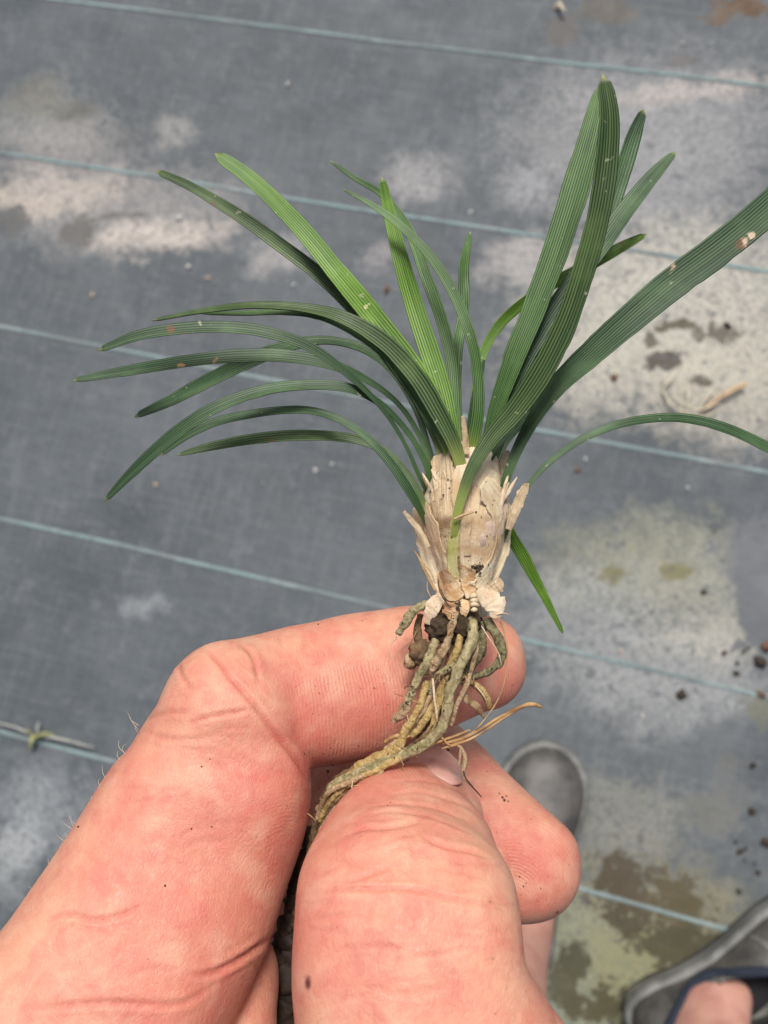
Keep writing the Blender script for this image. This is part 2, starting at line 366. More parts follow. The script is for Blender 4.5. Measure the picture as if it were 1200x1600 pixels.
    w2 = N(t, 'ShaderNodeTexWave', bands_direction='Y'); w2.inputs['Scale'].default_value = 150; L(t, mp.outputs[0], w2.inputs['Vector'])
    h = math_(t, 'ADD', w1.outputs['Fac'], w2.outputs['Fac'])
    b1 = bump(t, None, h, 0.25, 0.0006)
    b2 = bump(t, None, nb.outputs[0], 0.5, 0.006, b1)
    bump(t, bs, nd.outputs[0], 0.6, 0.05, b2)
    return m
PHI = -0.23381; SP = 0.254885 * CAM_H; OFF = 0.81543 * CAM_H
def gz(x, y):
    return 0.0012 * mnoise.noise(Vector((x * 4, y * 4, 0))) + 0.0008 * mnoise.noise(Vector((x * 11, y * 11, 3)))
gv, gf = [], []
xs = np.r_[-8, -4, -2, np.linspace(-1.2, 1.2, 81), 2, 4, 8]; ys = xs
for y in ys:
    for x in xs: gv.append((x, y, gz(x, y) - 0.0025))
nx = len(xs)
for j in range(nx - 1):
    for i in range(nx - 1):
        a = j * nx + i; gf.append((a, a + 1, a + 1 + nx, a + nx))
ground = mesh_obj('ground', gv, gf, ground_mat()); ground['kind'] = 'structure'; ground['label'] = 'grey dusty woven weed mat laid over the ground'

def stripe_mat():
    m, t, bs = new_mat('teal_marker_thread'); co = objco(t)
    uv = N(t, 'ShaderNodeUVMap'); mp = N(t, 'ShaderNodeMapping'); L(t, uv.outputs[0], mp.inputs[0])
    wv = N(t, 'ShaderNodeTexWave', bands_direction='DIAGONAL'); wv.inputs['Scale'].default_value = 1.0
    mp.inputs['Scale'].default_value = (3, 420, 1); L(t, mp.outputs[0], wv.inputs['Vector'])
    a = noise(t, co, 12, 5, 0.65); b = noise(t, co, 60, 4, 0.7)
    c = mixc(t, wv.outputs['Fac'], (0.14, 0.225, 0.225), (0.27, 0.37, 0.365))
    c = mixc(t, ramp(t, a.outputs[0], 0.42, 0.72, b=0.75), c, (0.33, 0.36, 0.355))
    c = mixc(t, ramp(t, b.outputs[0], 0.46, 0.66, b=0.6), c, (0.13, 0.15, 0.15))
    wn = noise(t, co, 7, 3)
    c = mixc(t, ramp(t, wn.outputs[0], 0.46, 0.62, b=0.65), c, (0.16, 0.18, 0.18))
    L(t, c, bs.inputs['Base Color']); bs.inputs['Roughness'].default_value = 0.6
    bump(t, bs, wv.outputs['Fac'], 0.5, 0.0008)
    return m
M_STRIPE = stripe_mat()
cph, sph = math.cos(PHI), math.sin(PHI)
for k in range(-1, 7):
    d = OFF - k * SP
    vv, ff, uu = [], [], []
    T = np.linspace(-1.15, 1.15, 140)
    for i, tt in enumerate(T):
        dd = d + 0.004 * mnoise.noise(Vector((tt * 1.7, k * 9.1, 0))) + 0.0012 * mnoise.noise(Vector((tt * 7, k * 5.1, 0)))
        wd = 0.0026 * (1 + 0.15 * mnoise.noise(Vector((tt * 20, k, 7))))
        cx, cy = cph * tt - sph * dd, sph * tt + cph * dd
        z = gz(cx, cy)
        for u, hh in ((-1, -0.0013), (-.5, -0.0009), (0, -0.0008), (.5, -0.0009), (1, -0.0013)):
            vv.append((cx - sph * wd * u, cy + cph * wd * u, z + hh)); uu.append((u * .5 + .5, (tt + 1.15) / 2.3))
        if i:
            for q in range(4):
                a = (i - 1) * 5 + q; ff.append((a, a + 5, a + 6, a + 1))
    mesh_obj('marker_stripe', vv, ff, M_STRIPE, ground, uvs=uu)

# ------------------------------------------------------------------ generic builders
def ribbon(rows, mat, name, parent, n=56, nv=9, thick=0.28, channel=0.10, ridge=0.05, ragged=0.0, tipround=1.3, endround=0.0,
           mat_uv_flip=True, seed=0, wave=0.0):
    """a leaf or papery scale: rows (x, y, depth mm, visible width px, roll deg), first row is the tip"""
    rows = [tuple(r) + (0,) * (5 - len(r)) for r in rows]
    c3 = to3(rows)
    arr = np.column_stack([c3, [r[3] * (.92 if name == 'leaf' else 1) * r[2] / F_PX * 0.001 for r in rows], [math.radians(r[4]) for r in rows]])
    q, s = spline(arr, n)
    c = q[:, :3]; wd = np.maximum(q[:, 3], 0.0001); roll = q[:, 4]
    t, sd, nn = frames(c)
    cr, sr = np.cos(roll)[:, None], np.sin(roll)[:, None]
    S = sd * cr + nn * sr; NN = nn * cr - sd * sr
    wd = wd / np.maximum(np.abs(np.cos(roll)), 0.35)
    if tipround:
        Rr = max(wd[0] * tipround, 0.0012); x = np.clip(s / Rr, 0, 1); wd = wd * np.maximum(np.sqrt(1 - (1 - x) ** 2), 0.06)
    if endround:
        Rr = wd[-1] * endround; x = np.clip((s[-1] - s) / Rr, 0, 1); wd = wd * np.maximum(np.sqrt(1 - (1 - x) ** 2), 0.1)
    m = 2 * nv + 1; U = np.linspace(-1, 1, m)
    rg = np.random.default_rng(seed + 11)
    jl = rg.normal(0, 1, n); jr = rg.normal(0, 1, n)
    def torn():
        k_ = np.sort(rg.choice(np.arange(1, n - 1), n // 3, replace=False)); k_ = np.r_[0, k_, n - 1]
        return np.interp(np.arange(n), k_, rg.normal(0, 1.1, len(k_))) + rg.normal(0, .25, n)
    jl, jr = torn(), torn()
    endj = np.cumsum(rg.normal(0, .8, m)); endj = endj - endj.mean() + np.linspace(-1, 1, m) * rg.uniform(-5, 5)
    V, UV = [], []
    th = thick * 0.001
    for side in (1, -1):
        for i in range(n):
            for j, u in enumerate(U):
                hw = wd[i] * .5 * (1 + ragged * (jl[i] if u < 0 else jr[i]) * abs(u))
                off = channel * wd[i] * (u * u - .3) + (ridge * 0.001 * (1 if j % 2 == 0 else -1) * (1 if nv > 1 else 0) * min(1, wd[i] / 0.0015))
                if wave: off += wave * wd[i] * math.sin(i * 0.33 + seed) * u + wave * wd[i] * .6 * math.sin(i * .8 + 2 * u + seed)
                p = c[i] + S[i] * hw * u + NN[i] * (off + side * th * .5 * (1 - .6 * abs(u) ** 3))
                if ragged > .03 and i < 8: p = p - t[i] * (endj[j] * min(ragged, .16) * wd[i] * .6) * (1 - i / 8)
                V.append(p); UV.append(((u * .5 + .5) * nv / 9, 1 - i / (n - 1)))
    Fc = []; K = n * m
    for i in range(n - 1):
        for j in range(m - 1):
            a = i * m + j
            Fc.append((a, a + 1, a + m + 1, a + m)); Fc.append((K + a, K + a + m, K + a + m + 1, K + a + 1))
        a = i * m; Fc.append((a, a + m, K + a + m, K + a)); a = i * m + m - 1; Fc.append((a, K + a, K + a + m, a + m))
    for j in range(m - 1):
        Fc.append((j, K + j, K + j + 1, j + 1)); a = (n - 1) * m + j; Fc.append((a, a + 1, K + a + 1, K + a))
    return mesh_obj(name, V, Fc, mat, parent, uvs=UV)

def tube(rows, mat, name, parent, n=40, sides=12, rough=0.12, seed=0, lump=0.0, cap=True):
    """a root or fibre: rows (x, y, depth mm, diameter px)"""
    c3 = to3(rows)
    arr = np.column_stack([c3, [r[3] * .5 * r[2] / F_PX * 0.001 for r in rows]])
    q, s = spline(arr, n); c = q[:, :3]; r = q[:, 3]
    c = c + np.array([list(mnoise.noise_vector(Vector(p) * 480 + Vector((seed, 0, 0)))) for p in c]) * (r * .45)[:, None]
    t, sd, nn = frames(c)
    V, UV, Fc = [], [], []
    for i in range(n):
        e = min(i, n - 1 - i); rr = r[i] * (0.55 if (cap and e == 0) else 0.88 if (cap and e == 1) else 1)
        for j in range(sides):
            a = 2 * math.pi * j / sides
            dv = sd[i] * math.cos(a) + nn[i] * math.sin(a)
            pn = Vector(c[i] + dv * r[i]) * 1500 + Vector((seed * 3.7, 0, 0))
            k = 1 + rough * mnoise.noise(pn) * 1.6 + lump * mnoise.noise(pn * .2)
            V.append(c[i] + dv * rr * k); UV.append((j / sides, i / (n - 1)))
    for i in range(n - 1):
        for j in range(sides):
            a, b = i * sides + j, i * sides + (j + 1) % sides
            Fc.append((a, b, b + sides, a + sides))
    Fc.append(tuple(range(sides))[::-1]); Fc.append(tuple((n - 1) * sides + j for j in range(sides)))
    return mesh_obj(name, V, Fc, mat, parent, uvs=UV)

def lump_mesh(center, r, seed, squash=(1, 1, 1), amp=0.35, sub=2, freq=1.3):
    bm = bmesh.new(); bmesh.ops.create_icosphere(bm, subdivisions=sub, radius=1)
    V = []
    for v in bm.verts:
        k = 1 + amp * mnoise.noise(v.co * freq + Vector((seed * 5.3, seed * 1.7, 0)))+ amp * .5 * mnoise.noise(v.co * freq * 2.6 + Vector((seed * 2.3, 0, 9)))
        V.append(Vector((v.co.x * squash[0], v.co.y * squash[1], v.co.z * squash[2])) * (r * k) + Vector(center))
    Fc = [tuple(x.index for x in f.verts) for f in bm.faces]; bm.free()
    return V, Fc

# ------------------------------------------------------------------ hand
def loft(rows, nseg=40, n=40, cap=(True, True), capk=1.0):
    """closed tapering limb: rows (x, y, depth mm, half width px, depth/width ratio)"""
    c3 = to3(rows)
    arr = np.column_stack([c3, [r[3] * r[2] / F_PX * 0.001 for r in rows], [r[4] for r in rows]])
    q, s = spline(arr, n); c = q[:, :3]; a = q[:, 3]; b = a * q[:, 4]
    t, sd, nn = frames(c)
    rings = []
    def ring(cc, S, NN, aa, bb):
        out = []
        for j in range(nseg):
            th = 2 * math.pi * j / nseg; x, y = math.cos(th), math.sin(th)
            k = (abs(x) ** 2.3 + abs(y) ** 2.3) ** (-1 / 2.3)
            out.append(cc + S * (aa * x * k) + NN * (bb * y * k))
        return out
    for kk in np.linspace(0, 1, 9)[1:]:                  # rounded start
        if cap[0]:
            ang = kk * math.pi / 2; rr = math.sin(ang); rings.append(ring(c[0] - t[0] * a[0] * capk * math.cos(ang), sd[0], nn[0], a[0] * rr, b[0] * rr))
    if not cap[0]: rings.append(ring(c[0], sd[0], nn[0], a[0], b[0]))
    for i in range(1, n - 1): rings.append(ring(c[i], sd[i], nn[i], a[i], b[i]))
    if cap[1]:
        for kk in np.linspace(0, 1, 9)[:-1]:
            ang = kk * math.pi / 2; rr = math.cos(ang); rings.append(ring(c[-1] + t[-1] * a[-1] * capk * math.sin(ang), sd[-1], nn[-1], a[-1] * rr, b[-1] * rr))
    else: rings.append(ring(c[-1], sd[-1], nn[-1], a[-1], b[-1]))
    V = [p for r in rings for p in r]; Fc = []
    for i in range(len(rings) - 1):
        for j in range(nseg):
            p, q2 = i * nseg + j, i * nseg + (j + 1) % nseg
            Fc.append((p, q2, q2 + nseg, p + nseg))
    Fc.append(tuple(range(nseg))[::-1]); Fc.append(tuple((len(rings) - 1) * nseg + j for j in range(nseg)))
    return V, Fc

HAND = {
 'index_near': [(362, 1120, 112, 116, .95), (350, 1178, 112, 138, .90), (336, 1230, 111, 155, .86), (308, 1290, 110, 164, .86), (274, 1360, 108, 172, .86),
                (236, 1440, 105, 182, .86), (186, 1530, 102, 192, .86), (120, 1640, 99, 208, .82), (60, 1780, 98, 225, .75), (20, 1900, 98, 240, .7)],
 'index_far': [(358, 1113, 112, 112, .95), (410, 1100, 115, 106, .95), (480, 1086, 118.5, 108, .95), (560, 1071, 121.5, 111, .92), (640, 1052, 124, 103, .9),
               (700, 1041, 125.5, 92, .88), (752, 1034, 126.5, 76, .86)],
 'web': [(345, 1530, 110, 90, .9), (335, 1610, 107, 98, .8), (320, 1760, 104, 150, .7)],
 'thumb': [(700, 1240, 117, 46, .78), (689, 1254, 114.5, 70, .78), (666, 1282, 110.5, 104, .76), (648, 1320, 105, 134, .76), (638, 1362, 100.5, 155, .77), (635, 1405, 96.5, 171, .78),
           (636, 1470, 94, 180, .76), (644, 1550, 91.5, 185, .74), (668, 1640, 90.5, 208, .72), (690, 1760, 91, 250, .7), (640, 1920, 95, 290, .62), (560, 2050, 99, 320, .55)],
 'middle': [(430, 1330, 138, 100, .9), (500, 1210, 143, 95, .9), (590, 1150, 144, 88, .9), (670, 1205, 142, 84, .9), (740, 1276, 138, 86, .9), (824, 1354, 135, 86, .88)],
 'ring': [(440, 1480, 136, 100, .9), (500, 1340, 150, 95, .9), (580, 1290, 156, 85, .9), (650, 1350, 154, 78, .9), (700, 1430, 148, 74, .9)],
 'little': [(480, 1640, 134, 95, .9), (520, 1480, 150, 85, .9), (580, 1440, 156, 70, .9), (640, 1490, 152, 64, .9), (680, 1540, 146, 60, .9)],
 'palm': [(390, 1480, 134, 170, .55), (400, 1600, 131, 240, .55), (410, 1740, 122, 300, .55), (400, 1920, 108, 350, .5), (390, 2150, 103, 345, .5), (380, 2450, 102, 330, .58), (360, 2900, 101, 370, .68)],
}
hv, hf = [], []
for k, rows in HAND.items():
    v, f = loft(rows, cap=(True, k != 'palm'), capk=.55 if k == 'thumb' else .95)
    o = len(hv); hv += v; hf += [tuple(i + o for i in q) for q in f]
hbase = P(380, 1900, 100)
hand = mesh_obj('hand', hv, hf, M_SKIN)
md = hand.modifiers.new('r', 'REMESH'); md.mode = 'VOXEL'; md.voxel_size = 0.00039
ms = hand.modifiers.new('s', 'SMOOTH'); ms.iterations = 18; ms.factor = 0.5
dg = bpy.context.evaluated_depsgraph_get()
me = bpy.data.meshes.new_from_object(hand.evaluated_get(dg)); hand.modifiers.clear()
old = hand.data; hand.data = me; bpy.data.meshes.remove(old); me.name = 'hand'
if not me.materials: me.materials.append(M_SKIN)
nvx = len(me.vertices)
co = np.empty(nvx * 3); me.vertices.foreach_get('co', co); co = co.reshape(-1, 3)
nrm = np.empty(nvx * 3); me.vertices.foreach_get('normal', nrm); nrm = nrm.reshape(-1, 3)
Rn = np.array(R3)
def project(p):
    q = (p - CAMV) @ Rn
    d = -q[:, 2]
    return 600 + F_PX * q[:, 0] / d, 800 - F_PX * q[:, 1] / d, d * 1000
px, py, pd = project(co)
facing = np.einsum('ij,ij->i', nrm, unit(CAMV - co))
gx, gy = np.clip((px // 6).astype(int), 0, 219), np.clip((py // 6).astype(int), 0, 289)
zb = np.full((290, 220), 1e9); np.minimum.at(zb, (gy, gx), pd)
vis = (facing > 0.05) & (pd < zb[gy, gx] + 2.5) & (px > -50) & (px < 1260) & (py < 1720)
crease = np.zeros(nvx); disp = np.zeros(nvx)
def add_crease(pts, width=5.0, depth=0.35, red=1.0):
    pts = np.asarray(pts, float); q, s = spline(np.column_stack([pts, np.zeros(len(pts))]), max(8, len(pts) * 6))
    b = (px > pts[:, 0].min() - 60) & (px < pts[:, 0].max() + 60) & (py > pts[:, 1].min() - 60) & (py < pts[:, 1].max() + 60) & vis
    ix = np.nonzero(b)[0]
    best = np.full(len(ix), 1e9); par = np.zeros(len(ix))
    for i in range(len(q) - 1):
        a, e = q[i, :2], q[i + 1, :2]; ab = e - a; l2 = ab @ ab + 1e-9
        tt = np.clip(((px[ix] - a[0]) * ab[0] + (py[ix] - a[1]) * ab[1]) / l2, 0, 1)
        dd = np.hypot(px[ix] - a[0] - tt * ab[0], py[ix] - a[1] - tt * ab[1])
        m_ = dd < best; best[m_] = dd[m_]; par[m_] = ((i + tt) / (len(q) - 1))[m_]
    env = np.clip(np.minimum(par, 1 - par) * 5, 0.25, 1)
    g = np.exp(-(best / width) ** 2); hump = np.exp(-((best - width * 2.6) / (width * 1.5)) ** 2)
    disp[ix] += (-depth * g + depth * .38 * hump) * env
    crease[ix] = np.maximum(crease[ix], red * np.exp(-(best / (width * 1.05)) ** 2) * env)
CR = [
 ([(372, 1070), (398, 1101), (420, 1132), (442, 1162), (472, 1202), (487, 1224)], 6, .55, .9),
 ([(315, 1014), (341, 1033), (363, 1062), (393, 1094)], 5, .40, .9), ([(376, 1003), (396, 1027), (404, 1066)], 5, .35, .8),
 ([(276, 1030), (284, 1057), (302, 1080)], 5, .35, .7), ([(297, 1129), (332, 1119), (393, 1108)], 4.5, .40, .9),
 ([(217, 1128), (262, 1114), (306, 1114)], 5, .25, .4), ([(225, 1143), (262, 1154), (335, 1155)], 5, .28, .5),
 ([(188, 1250), (227, 1250), (262, 1234), (290, 1237)], 4, .16, .4), ([(70, 1440), (109, 1429), (149, 1438), (188, 1429), (230, 1415)], 5, .34, .7),
 ([(45, 1577), (153, 1567), (262, 1569), (306, 1556), (334, 1534)], 6, .40, .7), ([(424, 1462), (372, 1499), (324, 1521), (290, 1522)], 6, .6, .9),
 ([(80, 1490), (90, 1460), (125, 1440)], 4, .18, .4), ([(300, 1180), (350, 1200), (372, 1230)], 4, .12, .3),
 ([(470, 985), (478, 1000), (474, 1020)], 5, .2, .3), ([(432, 988), (440, 1005)], 5, .2, .3),
 ([(540, 1306), (568, 1297), (600, 1296), (643, 1287), (661, 1277)], 4.5, .34, .45), ([(661, 1308), (699, 1322), (736, 1329), (766, 1340)], 5, .40, .45),
 ([(605, 1243), (652, 1236), (699, 1246), (736, 1263), (757, 1284)], 3.5, .18, .3), ([(577, 1262), (633, 1256), (690, 1262), (738, 1282)], 3.5, .22, .35),
 ([(560, 1278), (620, 1270), (680, 1277), (745, 1302)], 3.5, .18, .3), ([(600, 1225), (655, 1219), (700, 1228), (740, 1246)], 3, .14, .3),
 ([(466, 1402), (521, 1390), (587, 1389), (643, 1389), (699, 1403), (755, 1413), (808, 1422)], 5, .40, .5),
 ([(535, 1382), (577, 1366), (612, 1352)], 5, .26, .35), ([(512, 1483), (577, 1478), (643, 1485)], 5, .22, .35), ([(640, 1497), (689, 1490), (748, 1478)], 5, .22, .4),
 ([(600, 1330), (640, 1322), (650, 1350)], 6, .16, .2), ([(480, 1440), (560, 1430), (640, 1440)], 5, .12, .2), ([(640, 1372), (650, 1330), (640, 1300)], 7, .14, .2),
 ([(700, 1440), (740, 1450), (800, 1455)], 5, .14, .25), ([(560, 1540), (640, 1555), (700, 1540)], 6, .14, .2),
]
for pts, wd, dp, rd in CR: add_crease(pts, wd * .62, dp * .74, rd)
for i in range(44):                                    # short faint lines of the knuckles and sides
    if i < 26: x0, y0, ang = rng.uniform(500, 780), rng.uniform(1230, 1580), rng.uniform(-.3, .3)
    else: x0, y0, ang = rng.uniform(120, 400), rng.uniform(1120, 1570), rng.uniform(-.7, .9)
    ll = rng.uniform(25, 60); dx, dy = math.cos(ang) * ll, math.sin(ang) * ll
    add_crease([(x0 - dx, y0 - dy), (x0, y0 + rng.uniform(-6, 6)), (x0 + dx, y0 + dy)], rng.uniform(2.0, 3.4), rng.uniform(.04, .10), rng.uniform(.15, .4))
co = co + nrm * (disp * 0.001)[:, None]
# broad unevenness of the flesh
lowf = np.array([mnoise.noise(Vector(p) * 130) for p in co]); co = co + nrm * (lowf * 0.00045)[:, None]
def zone(x, y, d, r):
    c = np.array(P(x, y, d)); return np.exp(-(np.linalg.norm(co - c, axis=1) / (r * 0.001)) ** 2)
flush = np.clip(.75 * zone(590, 1110, 111, 9) + .5 * zone(500, 1120, 110, 10) + .55 * zone(430, 1230, 104, 10) + .7 * zone(820, 1350, 128, 9) + .5 * zone(740, 1240, 130, 9)
        + .4 * zone(380, 1360, 98, 12) + .3 * zone(520, 1380, 90, 9) + .25 * zone(250, 1300, 100, 14) + .45 * zone(300, 1520, 92, 12) + .6 * zone(760, 1060, 119, 8) + .25 * zone(640, 1560, 80, 10)
        + .4 * zone(470, 1210, 108, 6) + .3 * zone(180, 1240, 108, 8), 0, 1) * .68
scab = np.exp(-(((px - 483) / 5) ** 2 + ((py - 1536) / 11) ** 2) ** 2) * vis
along = np.zeros(nvx); ridge = np.zeros(nvx)
a0, a1 = np.array(P(420, 1100, 114)), np.array(P(750, 1035, 126))
ax = unit(a1 - a0); s_ = (co - a0) @ ax * 1000
mk_ = vis & (py < 1235) & (px > 400) & (py > 960) & (pd > 104)
along[mk_] = s_[mk_]; ridge[mk_] = (np.clip((px - 430) / 90, 0, 1) * np.clip((py - 1000) / 60, .15, 1))[mk_]
mk2 = vis & (pd > 118) & (px > 690) & (py > 1150)
c2 = np.array(P(800, 1400, 127)); along[mk2] = np.linalg.norm((co - c2) * np.array([1, 1, .4]), axis=1)[mk2] * 1000; ridge[mk2] = 1.0
mk3 = vis & (px < 500) & (py > 1130) & ~mk_ & ((px < 440) | (pd > 103))
b0 = np.array(P(470, 1420, 100)); along[mk3] = np.linalg.norm(co - b0, axis=1)[mk3] * 1000
ridge[mk3] = (np.clip((px - 350) / 110, 0, 1) * .40)[mk3]
co_l = co - np.array(hbase)
me.vertices.foreach_set('co', co_l.ravel()); hand.location = hbase
for nm, arr in (('crease', crease), ('flush', flush), ('scab', scab), ('along', along), ('ridge', ridge), ('thumb', crease * 0)):
    at = me.attributes.new(nm, 'FLOAT', 'POINT'); at.data.foreach_set('value', arr.astype(np.float32))
me.polygons.foreach_set('use_smooth', [True] * len(me.polygons)); me.update()
hand['_base'] = tuple(hbase)
tag(hand, 'bare hand pinching the roots of the plant between thumb and forefinger', 'hand')

M_NAIL = speck_mat('thumb_nail', (0.56, 0.27, 0.22), (0.62, 0.34, 0.28), (0.64, 0.42, 0.35), 160, 0.25, 0.0, sss=0.3, bumpd=0.00005)
ribbon([(685, 1168, 119.6, 60, 0), (683, 1178, 117.4, 78, 0), (681, 1190, 114.9, 88, 0), (679, 1201, 112.5, 90, 0), (678, 1211, 110.1, 88, 0), (677, 1219, 108.4, 82, 0)], M_NAIL, 'thumb_nail', hand,
       n=24, nv=8, thick=0.5, channel=-0.17, ridge=0.006, tipround=0.4, endround=0.45)
M_HAIRS = plain('body_hair', (0.62, 0.50, 0.38), 0.5, 0.4, 0.1)
for i in range(34):
    u = rng.uniform(0, 1); x = 215 - 190 * u + rng.uniform(-5, 12); y = 1120 + 360 * u
    ln = rng.uniform(14, 34); an = rng.uniform(math.radians(215), math.radians(300))
    d = 108 - 7 * u
    x1, y1 = x + math.cos(an) * ln, y + math.sin(an) * ln
    hr = tube([(x + 6, y + 2, d, .8), ((x + x1) / 2 - 2, (y + y1) / 2, d - .3, .7), (x1 + rng.uniform(-4, 4), y1, d - .2, .3)], M_HAIRS, 'hair', hand, n=8, sides=4, rough=0)

